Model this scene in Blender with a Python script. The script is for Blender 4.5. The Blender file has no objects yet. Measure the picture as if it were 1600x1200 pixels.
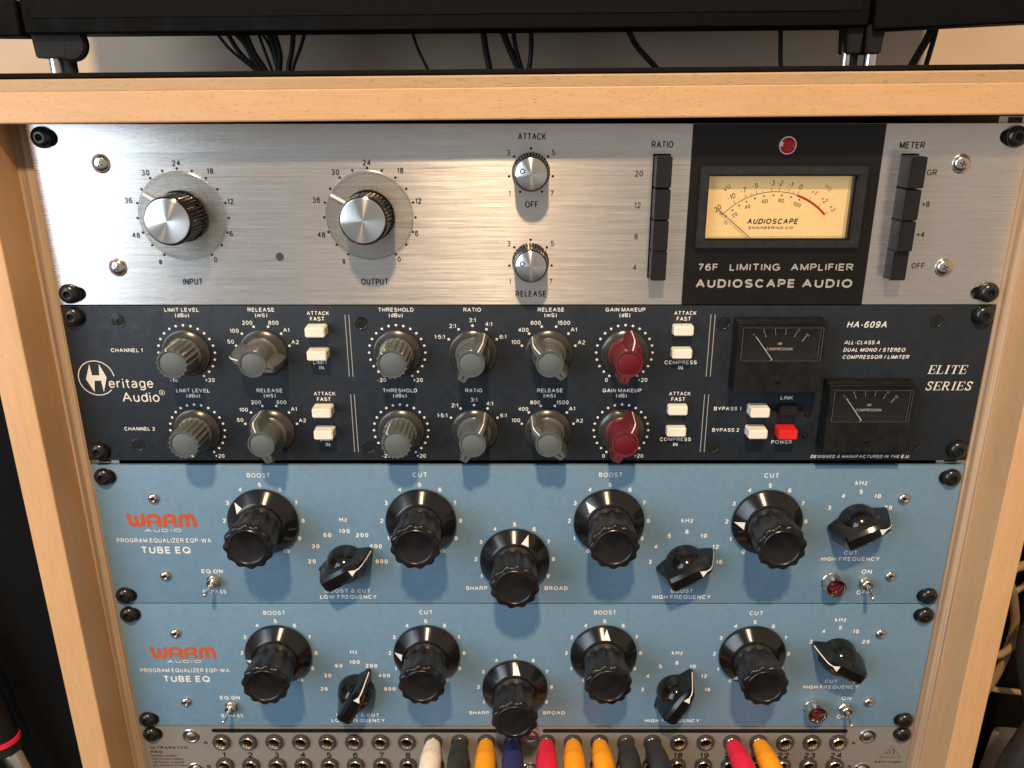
import bpy, bmesh, math, random
from mathutils import Vector, Matrix
random.seed(7)
S = bpy.context.scene
COL = S.collection
MM = 0.001
R = math.radians

# ------------------------------------------------------------------ camera
# rack coordinates in mm: u = right from the panels' left edge, v = down from the
# top edge of the first panel, h = out of the panels towards the viewer
def P3(u, v, h=0.0):
    return Vector((u - 241.3, -h, -v))

cam_d = bpy.data.cameras.new("camera")
cam = bpy.data.objects.new("camera", cam_d); COL.objects.link(cam)
CPOS = Vector((-4.49, -439.87, 11.87)) * MM
th, ro, ya = R(20.564), R(-0.055), R(-0.147)
fw = Vector((math.sin(ya)*math.cos(th), math.cos(ya)*math.cos(th), -math.sin(th)))
r0 = Vector((math.cos(ya), -math.sin(ya), 0)); u0 = r0.cross(fw)
rt = r0*math.cos(ro) + u0*math.sin(ro); up = u0*math.cos(ro) - r0*math.sin(ro)
M = Matrix((rt, up, -fw)).transposed().to_4x4(); M.translation = CPOS
cam.matrix_world = M
cam_d.sensor_width = 36.0; cam_d.sensor_fit = 'HORIZONTAL'
cam_d.lens = 1356.1 / 1600 * 36.0
cam_d.shift_x = -7.5 / 1600; cam_d.shift_y = 60.1 / 1600
cam_d.clip_start = 0.01; cam_d.clip_end = 60
S.camera = cam

# ------------------------------------------------------------------ light
S.view_settings.view_transform = 'Standard'; S.view_settings.look = 'None'
S.view_settings.exposure = 0.0; S.view_settings.gamma = 1.0
W = bpy.data.worlds.new("World"); S.world = W; W.use_nodes = True
wn = W.node_tree.nodes; wl = W.node_tree.links
bg = wn['Background']; bg.inputs[1].default_value = 0.50
wt = wn.new('ShaderNodeTexCoord'); wno = wn.new('ShaderNodeTexNoise'); wno.inputs['Scale'].default_value = 1.6
wno.inputs['Detail'].default_value = 2
wsx = wn.new('ShaderNodeSeparateXYZ'); wad = wn.new('ShaderNodeMath'); wad.operation = 'MULTIPLY_ADD'; wad.inputs[1].default_value = .42
wr = wn.new('ShaderNodeValToRGB'); wr.color_ramp.elements[0].position = .2; wr.color_ramp.elements[1].position = .8
wr.color_ramp.elements[0].color = (.50, .52, .55, 1); wr.color_ramp.elements[1].color = (.86, .66, .50, 1)
me_ = wr.color_ramp.elements.new(.5); me_.color = (.66, .60, .53, 1)
wl.new(wt.outputs['Generated'], wno.inputs['Vector']); wl.new(wt.outputs['Generated'], wsx.inputs[0])
wl.new(wsx.outputs[0], wad.inputs[0]); wl.new(wno.outputs['Fac'], wad.inputs[2])
wl.new(wad.outputs[0], wr.inputs[0]); wl.new(wr.outputs[0], bg.inputs[0])

def area(name, loc, target, sx, sy, power, color, shape='RECTANGLE'):
    d = bpy.data.lights.new(name, 'AREA'); d.shape = shape; d.size = sx; d.size_y = sy
    d.energy = power; d.color = color
    o = bpy.data.objects.new(name, d); COL.objects.link(o); o.location = loc
    o.rotation_euler = (Vector(target) - Vector(loc)).to_track_quat('-Z', 'Y').to_euler()
    return o
area("ceiling_lamp", (-0.08, -1.50, 1.72), (0, 0, -.1), .14, .14, 60, (1.0, .68, .40), 'DISK')
area("window_light", (-1.38, -1.45, 0.35), (0, 0, -.15), 1.05, 1.5, 28, (.76, .88, 1.0))

# ------------------------------------------------------------------ materials
MATS = {}
def nodes(name):
    m = bpy.data.materials.new(name); m.use_nodes = True
    nt = m.node_tree; b = nt.nodes['Principled BSDF']
    MATS[name] = m
    return m, nt, b
def tex(nt, scale=(1, 1, 1), noise=10.0, detail=3, rough=.6, loc=(0, 0, 0)):
    tc = nt.nodes.new('ShaderNodeTexCoord'); mp = nt.nodes.new('ShaderNodeMapping')
    mp.inputs['Scale'].default_value = scale; mp.inputs['Location'].default_value = loc
    n = nt.nodes.new('ShaderNodeTexNoise'); n.inputs['Scale'].default_value = noise
    n.inputs['Detail'].default_value = detail; n.inputs['Roughness'].default_value = rough
    nt.links.new(tc.outputs['Object'], mp.inputs[0]); nt.links.new(mp.outputs[0], n.inputs['Vector'])
    return n
def ramp(nt, src, p0, c0, p1, c1):
    r = nt.nodes.new('ShaderNodeValToRGB'); e = r.color_ramp.elements
    e[0].position = p0; e[1].position = p1
    e[0].color = c0 if len(c0) == 4 else (*c0, 1); e[1].color = c1 if len(c1) == 4 else (*c1, 1)
    nt.links.new(src, r.inputs[0]); return r
def mixc(nt, fac, a, b):
    m = nt.nodes.new('ShaderNodeMix'); m.data_type = 'RGBA'
    for s, v in ((0, fac), (6, a), (7, b)):
        if hasattr(v, 'is_linked') or hasattr(v, 'links'): nt.links.new(v, m.inputs[s])
        else: m.inputs[s].default_value = v if s == 0 else (*v, 1) if len(v) == 3 else v
    return m.outputs[2]
def bump(nt, b, src, strength, dist=.0002):
    bp = nt.nodes.new('ShaderNodeBump'); bp.inputs['Strength'].default_value = strength
    bp.inputs['Distance'].default_value = dist
    nt.links.new(src, bp.inputs['Height']); nt.links.new(bp.outputs[0], b.inputs['Normal'])

def plastic(name, c, rough=.4, spec=.5, var=.12, scale=120, dust=0.0, coat=0, bmp=0.05, dustc=(.30, .28, .25)):
    m, nt, b = nodes(name)
    n = tex(nt, noise=scale, detail=4)
    lo = tuple(x*(1-var) for x in c); hi = tuple(min(1, x*(1+var)) for x in c)
    col = ramp(nt, n.outputs[0], .3, lo, .7, hi).outputs[0]
    n2 = tex(nt, noise=scale*.35, detail=5, loc=(3.1, 1.7, .4))
    if dust:
        d = ramp(nt, n2.outputs[0], .42, (0, 0, 0), .75, (dust, dust, dust))
        col = mixc(nt, d.outputs[0], col, dustc)
    nt.links.new(col, b.inputs['Base Color'])
    rr = ramp(nt, n2.outputs[0], .3, (rough*.8,)*3, .75, (min(1, rough*1.3),)*3)
    nt.links.new(rr.outputs[0], b.inputs['Roughness'])
    b.inputs['Specular IOR Level'].default_value = spec
    if coat: b.inputs['Coat Weight'].default_value = coat; b.inputs['Coat Roughness'].default_value = .08
    if bmp: bump(nt, b, n.outputs[0], bmp, .0003)
    return m
def metal(name, c, rough=.25, var=.1, scale=80):
    m, nt, b = nodes(name)
    n = tex(nt, noise=scale, detail=4)
    nt.links.new(ramp(nt, n.outputs[0], .3, tuple(x*(1-var) for x in c), .7, c).outputs[0], b.inputs['Base Color'])
    nt.links.new(ramp(nt, n.outputs[0], .3, (rough*.7,)*3, .8, (rough*1.4,)*3).outputs[0], b.inputs['Roughness'])
    b.inputs['Metallic'].default_value = 1
    return m
def brushed(name):
    m, nt, b = nodes(name)
    f = tex(nt, scale=(9, 1, 1400), noise=1.0, detail=5, rough=.7)
    g = tex(nt, scale=(45, 1, 5200), noise=1.0, detail=3, rough=.6, loc=(.3, 0, 9))
    big = tex(nt, noise=14, detail=4, loc=(7, 0, 2))
    smear = tex(nt, noise=34, detail=5, loc=(1, 0, 5))
    mm = nt.nodes.new('ShaderNodeMath'); mm.operation = 'ADD'; mm.use_clamp = False
    nt.links.new(f.outputs[0], mm.inputs[0]); nt.links.new(g.outputs[0], mm.inputs[1])
    half = nt.nodes.new('ShaderNodeMath'); half.operation = 'MULTIPLY'; half.inputs[1].default_value = .5
    nt.links.new(mm.outputs[0], half.inputs[0])
    c = ramp(nt, half.outputs[0], .38, (.60, .585, .565), .60, (.93, .915, .89)).outputs[0]
    sm = ramp(nt, big.outputs[0], .40, (0, 0, 0), .70, (.6, .6, .6)).outputs[0]
    c = mixc(nt, sm, c, (.66, .64, .62))
    nt.links.new(c, b.inputs['Base Color'])
    ro_ = ramp(nt, half.outputs[0], .35, (.22,)*3, .65, (.33,)*3).outputs[0]
    sm2 = ramp(nt, smear.outputs[0], .50, (0, 0, 0), .78, (.22, .22, .22)).outputs[0]
    ro2 = mixc(nt, sm2, ro_, (.42, .42, .42))
    nt.links.new(ro2, b.inputs['Roughness'])
    b.inputs['Metallic'].default_value = .86
    b.inputs['Anisotropic'].default_value = .95
    cx = nt.nodes.new('ShaderNodeCombineXYZ'); cx.inputs[2].default_value = 1
    nt.links.new(cx.outputs[0], b.inputs['Tangent'])
    bump(nt, b, half.outputs[0], .16, .0002)
    return m
def spun(name, c):
    m, nt, b = nodes(name)
    b.inputs['Base Color'].default_value = (*c, 1); b.inputs['Metallic'].default_value = 1
    b.inputs['Roughness'].default_value = .22; b.inputs['Anisotropic'].default_value = .95
    tc = nt.nodes.new('ShaderNodeTexCoord'); vm = nt.nodes.new('ShaderNodeVectorMath'); vm.operation = 'MULTIPLY'
    vm.inputs[1].default_value = (1, 0, 1)
    nm = nt.nodes.new('ShaderNodeVectorMath'); nm.operation = 'NORMALIZE'
    nt.links.new(tc.outputs['Object'], vm.inputs[0]); nt.links.new(vm.outputs[0], nm.inputs[0])
    vt = nt.nodes.new('ShaderNodeVectorTransform'); vt.vector_type = 'VECTOR'; vt.convert_from = 'OBJECT'; vt.convert_to = 'WORLD'
    nt.links.new(nm.outputs[0], vt.inputs[0]); nt.links.new(vt.outputs[0], b.inputs['Tangent'])
    if not c[0] > .3:
        b.inputs['Metallic'].default_value = 0; b.inputs['Specular IOR Level'].default_value = .7; b.inputs['Roughness'].default_value = .22; b.inputs['Anisotropic'].default_value = .85
    ln = nt.nodes.new('ShaderNodeVectorMath'); ln.operation = 'LENGTH'; nt.links.new(vm.outputs[0], ln.inputs[0])
    n = nt.nodes.new('ShaderNodeTexNoise'); n.noise_dimensions = '1D'; n.inputs['Scale'].default_value = 5000
    nt.links.new(ln.outputs['Value'], n.inputs['W'])
    nt.links.new(ramp(nt, n.outputs[0], .3, tuple(x*.82 for x in c), .7, c).outputs[0], b.inputs['Base Color'])
    return m
def wood(name, scale, base, dark, fleck=.5, rough=.42):
    m, nt, b = nodes(name)
    g = tex(nt, scale=tuple(s*1.0 for s in scale), noise=1.0, detail=5, rough=.6)
    c = ramp(nt, g.outputs[0], .32, tuple(x*.93 for x in base), .68, tuple(x*1.04 for x in base)).outputs[0]
    f = tex(nt, scale=tuple(s*2.6 for s in scale), noise=1.9, detail=1, rough=.3, loc=(4, 2, 8))
    fm = ramp(nt, f.outputs[0], .64, (0, 0, 0), .72, (fleck,)*3).outputs[0]
    c = mixc(nt, fm, c, dark)
    w = tex(nt, noise=9, detail=3, loc=(1, 4, 1))
    wm = ramp(nt, w.outputs[0], .35, (0, 0, 0), .7, (.35,)*3).outputs[0]
    c = mixc(nt, wm, c, tuple(x*y for x, y in zip(base, (.86, .80, .76))))
    nt.links.new(c, b.inputs['Base Color'])
    b.inputs['Roughness'].default_value = rough
    bump(nt, b, f.outputs[0], .05, .0002)
    return m
def ply(name):
    m, nt, b = nodes(name)
    g = tex(nt, scale=(620, 40, 2.2), noise=1.0, detail=4, rough=.65)
    c = ramp(nt, g.outputs[0], .36, (.20, .145, .10), .64, (.50, .40, .30)).outputs[0]
    s = tex(nt, scale=(1500, 200, 18), noise=1.0, detail=2, loc=(5, 1, 1))
    c = mixc(nt, ramp(nt, s.outputs[0], .5, (0, 0, 0), .7, (.35,)*3).outputs[0], c, (.2, .14, .1))
    nt.links.new(c, b.inputs['Base Color']); b.inputs['Roughness'].default_value = .6
    bump(nt, b, g.outputs[0], .25, .0003)
    return m
def clear(name, rough=.03, tint=(1, 1, 1), base=.04):
    m, nt, b = nodes(name); nt.nodes.remove(b)
    t = nt.nodes.new('ShaderNodeBsdfTransparent'); t.inputs[0].default_value = (*tint, 1)
    g = nt.nodes.new('ShaderNodeBsdfGlossy'); g.inputs['Roughness'].default_value = rough
    lw = nt.nodes.new('ShaderNodeLayerWeight'); pw = nt.nodes.new('ShaderNodeMath'); pw.operation = 'POWER'; pw.inputs[1].default_value = 5
    nt.links.new(lw.outputs['Facing'], pw.inputs[0])
    ad = nt.nodes.new('ShaderNodeMath'); ad.operation = 'ADD'; ad.inputs[1].default_value = base; ad.use_clamp = True
    nt.links.new(pw.outputs[0], ad.inputs[0])
    mx = nt.nodes.new('ShaderNodeMixShader')
    nt.links.new(ad.outputs[0], mx.inputs[0]); nt.links.new(t.outputs[0], mx.inputs[1]); nt.links.new(g.outputs[0], mx.inputs[2])
    nt.links.new(mx.outputs[0], nt.nodes['Material Output'].inputs[0])
    return m
def flat(name, c, rough=.6, emit=0):
    m, nt, b = nodes(name)
    n = tex(nt, noise=400, detail=2)
    nt.links.new(ramp(nt, n.outputs[0], .3, tuple(x*.93 for x in c), .7, c).outputs[0], b.inputs['Base Color'])
    b.inputs['Roughness'].default_value = rough
    if name.startswith('print'): b.inputs['Specular IOR Level'].default_value = .12
    if emit:
        b.inputs['Emission Color'].default_value = (*c, 1); b.inputs['Emission Strength'].default_value = emit
    return m

brushed('brushed_aluminium'); spun('spun_aluminium', (.86, .85, .82)); spun('turned_black', (.007, .007, .0075))
metal('nickel', (.72, .68, .62), .20); metal('zinc', (.80, .79, .76), .24); metal('chrome', (.85, .85, .84), .08)
metal('rail_steel', (.62, .60, .57), .4); metal('brass_nickel', (.80, .72, .58), .2)
plastic('gloss_black', (.006, .006, .0065), .13, .5, bmp=.02)
plastic('bolt_black', (.010, .0095, .009), .22, .6, bmp=.03)
plastic('knob_black', (.007, .007, .008), .30, .45, dust=.05, bmp=.04)
plastic('knob_dusty', (.014, .015, .017), .42, .45, dust=.22, scale=260, bmp=.06, dustc=(.12, .125, .13))
plastic('matt_black', (.008, .0078, .0075), .6, .3, bmp=.1)
plastic('felt_black', (.007, .0065, .006), .95, .1, scale=900, bmp=.5)
plastic('meter_body', (.006, .0058, .0055), .5, .35, scale=500, dust=.02, bmp=.15)
plastic('case_black', (.003, .003, .003), .7, .12, bmp=.1)
plastic('key_black', (.0075, .008, .0095), .45, .35, dust=.01, bmp=.05)
plastic('plate_black', (.006, .0055, .005), .42, .35, dust=.01, scale=60, bmp=.03)
plastic('bezel_black', (.017, .018, .018), .5, .35, scale=500, dust=.03, bmp=.15)
plastic('slate_paint', (.0135, .0200, .0285), .52, .35, var=.06, scale=700, dust=.015, bmp=.10)
plastic('grey_knob', (.082, .094, .094), .24, .5, var=.07, dust=.12, bmp=.03)
plastic('grey_cap', (.108, .130, .134), .5, .4, var=.07, scale=90, bmp=.02)
plastic('smoke_skirt', (.034, .034, .032), .22, .7, dust=.03, bmp=.0)
plastic('red_knob', (.12, .008, .015), .32, .5, var=.06, dust=.10, bmp=.03)
plastic('red_cap', (.125, .007, .014), .42, .4, var=.05, scale=60, bmp=.02)
plastic('ivory_button', (.86, .82, .70), .35, .5, var=.03, bmp=.02)
plastic('red_button', (.72, .022, .020), .35, .5, var=.05, bmp=.02)
plastic('blue_paint', (.146, .258, .366), .44, .40, var=.07, scale=260, dust=.14, bmp=.05, dustc=(.2, .29, .35))
plastic('patch_paint', (.225, .210, .19), .42, .6, var=.05, scale=700, dust=.05, bmp=.08)
plastic('boot_white', (.84, .76, .63), .5, .4, bmp=.06); plastic('boot_black', (.022, .025, .028), .55, .4, dust=.08, bmp=.1)
plastic('boot_orange', (.95, .36, .015), .5, .4, bmp=.06); plastic('boot_blue', (.025, .032, .13), .5, .4, bmp=.06)
plastic('boot_red', (.70, .018, .05), .5, .4, bmp=.06)
plastic('beige_cable', (.30, .20, .11), .5, .4); plastic('pale_plastic', (.42, .37, .31), .5, .4)
plastic('nut_black', (.05, .048, .045), .30, .6, bmp=.05)
plastic('wall_paint', (.66, .54, .42), .85, .2, var=.04, scale=30, bmp=.15)
plastic('dark_floor', (.02, .017, .014), .8, .2)
flat('print_white', (.82, .82, .78)); flat('print_cream', (.80, .77, .68)); flat('print_black', (.012, .012, .012), .5)
flat('print_orange', (.55, .105, .035)); flat('print_silver', (.42, .40, .36)); flat('print_faint', (.62, .60, .55))
flat('print_grey', (.05, .045, .04)); flat('print_red', (.55, .03, .025)); flat('line_white', (.85, .83, .78), .4)
flat('meter_face', (.86, .60, .27), .7, .27); flat('meter_dark', (.006, .0055, .005), .5); flat('needle_white', (.85, .82, .72), .4)
flat('lens_red', (.28, .006, .008), .10, .10); flat('lens_dark_red', (.10, .006, .010), .08); flat('led_dull', (.018, .008, .007), .15)
flat('hole_black', (.002, .002, .002), .9)
clear('acrylic', .05, (.93, .93, .92), .07); clear('acrylic_edge', .15, (.9, .9, .88), .45); clear('meter_glass', .02, (.95, .95, .94), .025)
clear('meter_cover', .02, (.9, .9, .9), .02)
BEECH = (.66, .405, .20)
wood('beech_h', (62, 260, 480), BEECH, (.36, .18, .075), .75)
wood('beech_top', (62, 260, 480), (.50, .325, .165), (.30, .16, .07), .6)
wood('beech_v', (420, 260, 30), BEECH, (.40, .21, .09), .4)
ply('ply_edge')
MT = MATS

# ------------------------------------------------------------------ mesh helpers (local mm: x right, z up, y = -h)
def new(): return bmesh.new()
def V(bm, x, v, h): return bm.verts.new((x, -h, -v))
def lathe(bm, prof, n=48, c=(0, 0), mod=None, cap0=False, cap1=True):
    rings = []
    for r, h in prof:
        if r <= 1e-6: rings.append([V(bm, c[0], c[1], h)]); continue
        ring = []
        for i in range(n):
            a = 2*math.pi*i/n
            rr = mod(a, h, r) if mod else r
            ring.append(bm.verts.new((c[0] + rr*math.sin(a), -h, -c[1] + rr*math.cos(a))))
        rings.append(ring)
    for A, B in zip(rings, rings[1:]):
        if len(A) == 1 and len(B) == 1: continue
        for i in range(n):
            j = (i+1) % n
            if len(A) == 1: bm.faces.new((A[0], B[j], B[i]))
            elif len(B) == 1: bm.faces.new((A[i], A[j], B[0]))
            else: bm.faces.new((A[i], A[j], B[j], B[i]))
    if cap1 and len(rings[-1]) > 1: bm.faces.new(rings[-1])
    if cap0 and len(rings[0]) > 1: bm.faces.new(rings[0][::-1])
    return bm
def box(bm, x0, x1, v0, v1, h0, h1, bev=0.0, seg=2):
    t = bmesh.new()
    vs = [t.verts.new((x, -h, -v)) for x in (x0, x1) for v in (v0, v1) for h in (h0, h1)]
    for f in ((0, 1, 3, 2), (4, 6, 7, 5), (0, 4, 5, 1), (2, 3, 7, 6), (0, 2, 6, 4), (1, 5, 7, 3)):
        t.faces.new([vs[i] for i in f])
    bmesh.ops.recalc_face_normals(t, faces=t.faces)
    if bev: bmesh.ops.bevel(t, geom=list(t.edges), offset=bev, segments=seg, affect='EDGES', profile=.6)
    merge(bm, t)
    return bm
def merge(bm, t, mat=None):
    me = bpy.data.meshes.new('tmp'); t.to_mesh(me); t.free()
    if mat is not None: me.transform(mat)
    bm.from_mesh(me); bpy.data.meshes.remove(me)
def prism(bm, pts, h0, h1, bev=0.0, top=None):
    """pts = plan outline (x, v); top = optional outline at h1"""
    t = bmesh.new(); top = top or pts
    a = [t.verts.new((x, -h0, -v)) for x, v in pts]; b = [t.verts.new((x, -h1, -v)) for x, v in top]
    n = len(a)
    t.faces.new(a); t.faces.new(b[::-1])
    for i in range(n): t.faces.new((a[i], b[i], b[(i+1) % n], a[(i+1) % n]))
    bmesh.ops.recalc_face_normals(t, faces=t.faces)
    if bev: bmesh.ops.bevel(t, geom=list(t.edges), offset=bev, segments=2, affect='EDGES')
    merge(bm, t); return bm
def loop_circle(c, r, n=28): return [(c[0]+r*math.sin(2*math.pi*i/n), c[1]-r*math.cos(2*math.pi*i/n)) for i in range(n)]
def loop_rect(x0, x1, v0, v1): return [(x0, v0), (x1, v0), (x1, v1), (x0, v1)]
def loop_slot(cx, cv, w, hgt, n=8):
    r = hgt/2; d = w/2-r; out = []
    for s, a0 in ((1, -90), (-1, 90)):
        for i in range(n+1):
            a = R(a0 + 180*i/n); out.append((cx + s*0 + (d if s > 0 else -d) + r*math.cos(a), cv + r*math.sin(a)))
    return out
def panel(bm, outer, holes, h0, h1):
    """plate with real holes"""
    t = bmesh.new()
    for lp in [outer] + holes:
        vs = [t.verts.new((x, -h1, -v)) for x, v in lp]
        for i in range(len(vs)): t.edges.new((vs[i], vs[(i+1) % len(vs)]))
    bmesh.ops.triangle_fill(t, use_beauty=True, edges=t.edges[:])
    ex = bmesh.ops.extrude_face_region(t, geom=t.faces[:] + t.edges[:] + t.verts[:])
    for e in ex['geom']:
        if isinstance(e, bmesh.types.BMVert): e.co.y = -h0
    bmesh.ops.recalc_face_normals(t, faces=t.faces)
    merge(bm, t); return bm
def tube(bm, pts, r, n=12, ends=True):
    pts = [Vector(p) for p in pts]
    rs = r if isinstance(r, (list, tuple)) else [r]*len(pts)
    rings = []; prev = None
    for i, p in enumerate(pts):
        d = (pts[min(i+1, len(pts)-1)] - pts[max(i-1, 0)]).normalized()
        ref = prev if prev is not None else (Vector((1, 0, 0)) if abs(d.x) < .8 else Vector((0, 0, 1)))
        a = d.cross(ref).normalized(); b = d.cross(a).normalized(); prev = -b if False else a.cross(d)
        prev = a.cross(d).normalized() if False else ref
        rings.append([bm.verts.new(p + (a*math.cos(2*math.pi*k/n) + b*math.sin(2*math.pi*k/n))*rs[i]) for k in range(n)])
    for A, B in zip(rings, rings[1:]):
        for k in range(n): bm.faces.new((A[k], A[(k+1) % n], B[(k+1) % n], B[k]))
    if ends: bm.faces.new(rings[0][::-1]); bm.faces.new(rings[-1])
    return bm
def curve_pts(ctrl, n=14):
    """Catmull-Rom through control points"""
    c = [Vector(p) for p in ctrl]; c = [c[0]*2-c[1]] + c + [c[-1]*2-c[-2]]; out = []
    for i in range(1, len(c)-2):
        for k in range(n):
            t = k/n; a, b, d, e = c[i-1], c[i], c[i+1], c[i+2]
            out.append(.5*((2*b) + (d-a)*t + (2*a-5*b+4*d-e)*t*t + (-a+3*b-3*d+e)*t**3))
    out.append(c[-2]); return out

WO = {}
def obj(name, bm, mat, parent=None, org=(0, 0, 0), angle=35, rec=True, rot=0, mesh=None, label=None):
    if mesh is None:
        if rec: bmesh.ops.recalc_face_normals(bm, faces=bm.faces)
        mesh = bpy.data.meshes.new(name); bm.to_mesh(mesh); bm.free()
        mesh.transform(Matrix.Scale(MM, 4))
        mesh.materials.append(MT[mat])
        mesh.polygons.foreach_set('use_smooth', [True]*len(mesh.polygons))
        mesh.set_sharp_from_angle(angle=R(angle))
    o = bpy.data.objects.new(name, mesh); COL.objects.link(o)
    w = P3(*org)
    o.location = (w - (WO[parent.name] if parent else Vector((0, 0, 0)))) * MM
    if rot: o.rotation_euler = (0, R(rot), 0)
    if parent: o.parent = parent
    WO[o.name] = w
    if label: o['label'] = label
    return o
def thing(name, label, cat, org, group=None):
    o = bpy.data.objects.new(name, None); COL.objects.link(o); o.empty_display_size = .02
    w = P3(*org); o.location = w*MM; WO[o.name] = w
    o['label'] = label; o['category'] = cat
    if group: o['group'] = group
    return o
def tag(o, label, cat, group=None):
    o['label'] = label; o['category'] = cat
    if group: o['group'] = group
    return o
def copy_part(src, parent, org, rot=0):
    o = src.copy(); COL.objects.link(o); o.parent = parent
    w = P3(*org); o.location = (w - WO[parent.name]) * MM; WO[o.name] = w
    o.rotation_euler = (0, R(rot), 0)
    return o

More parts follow.
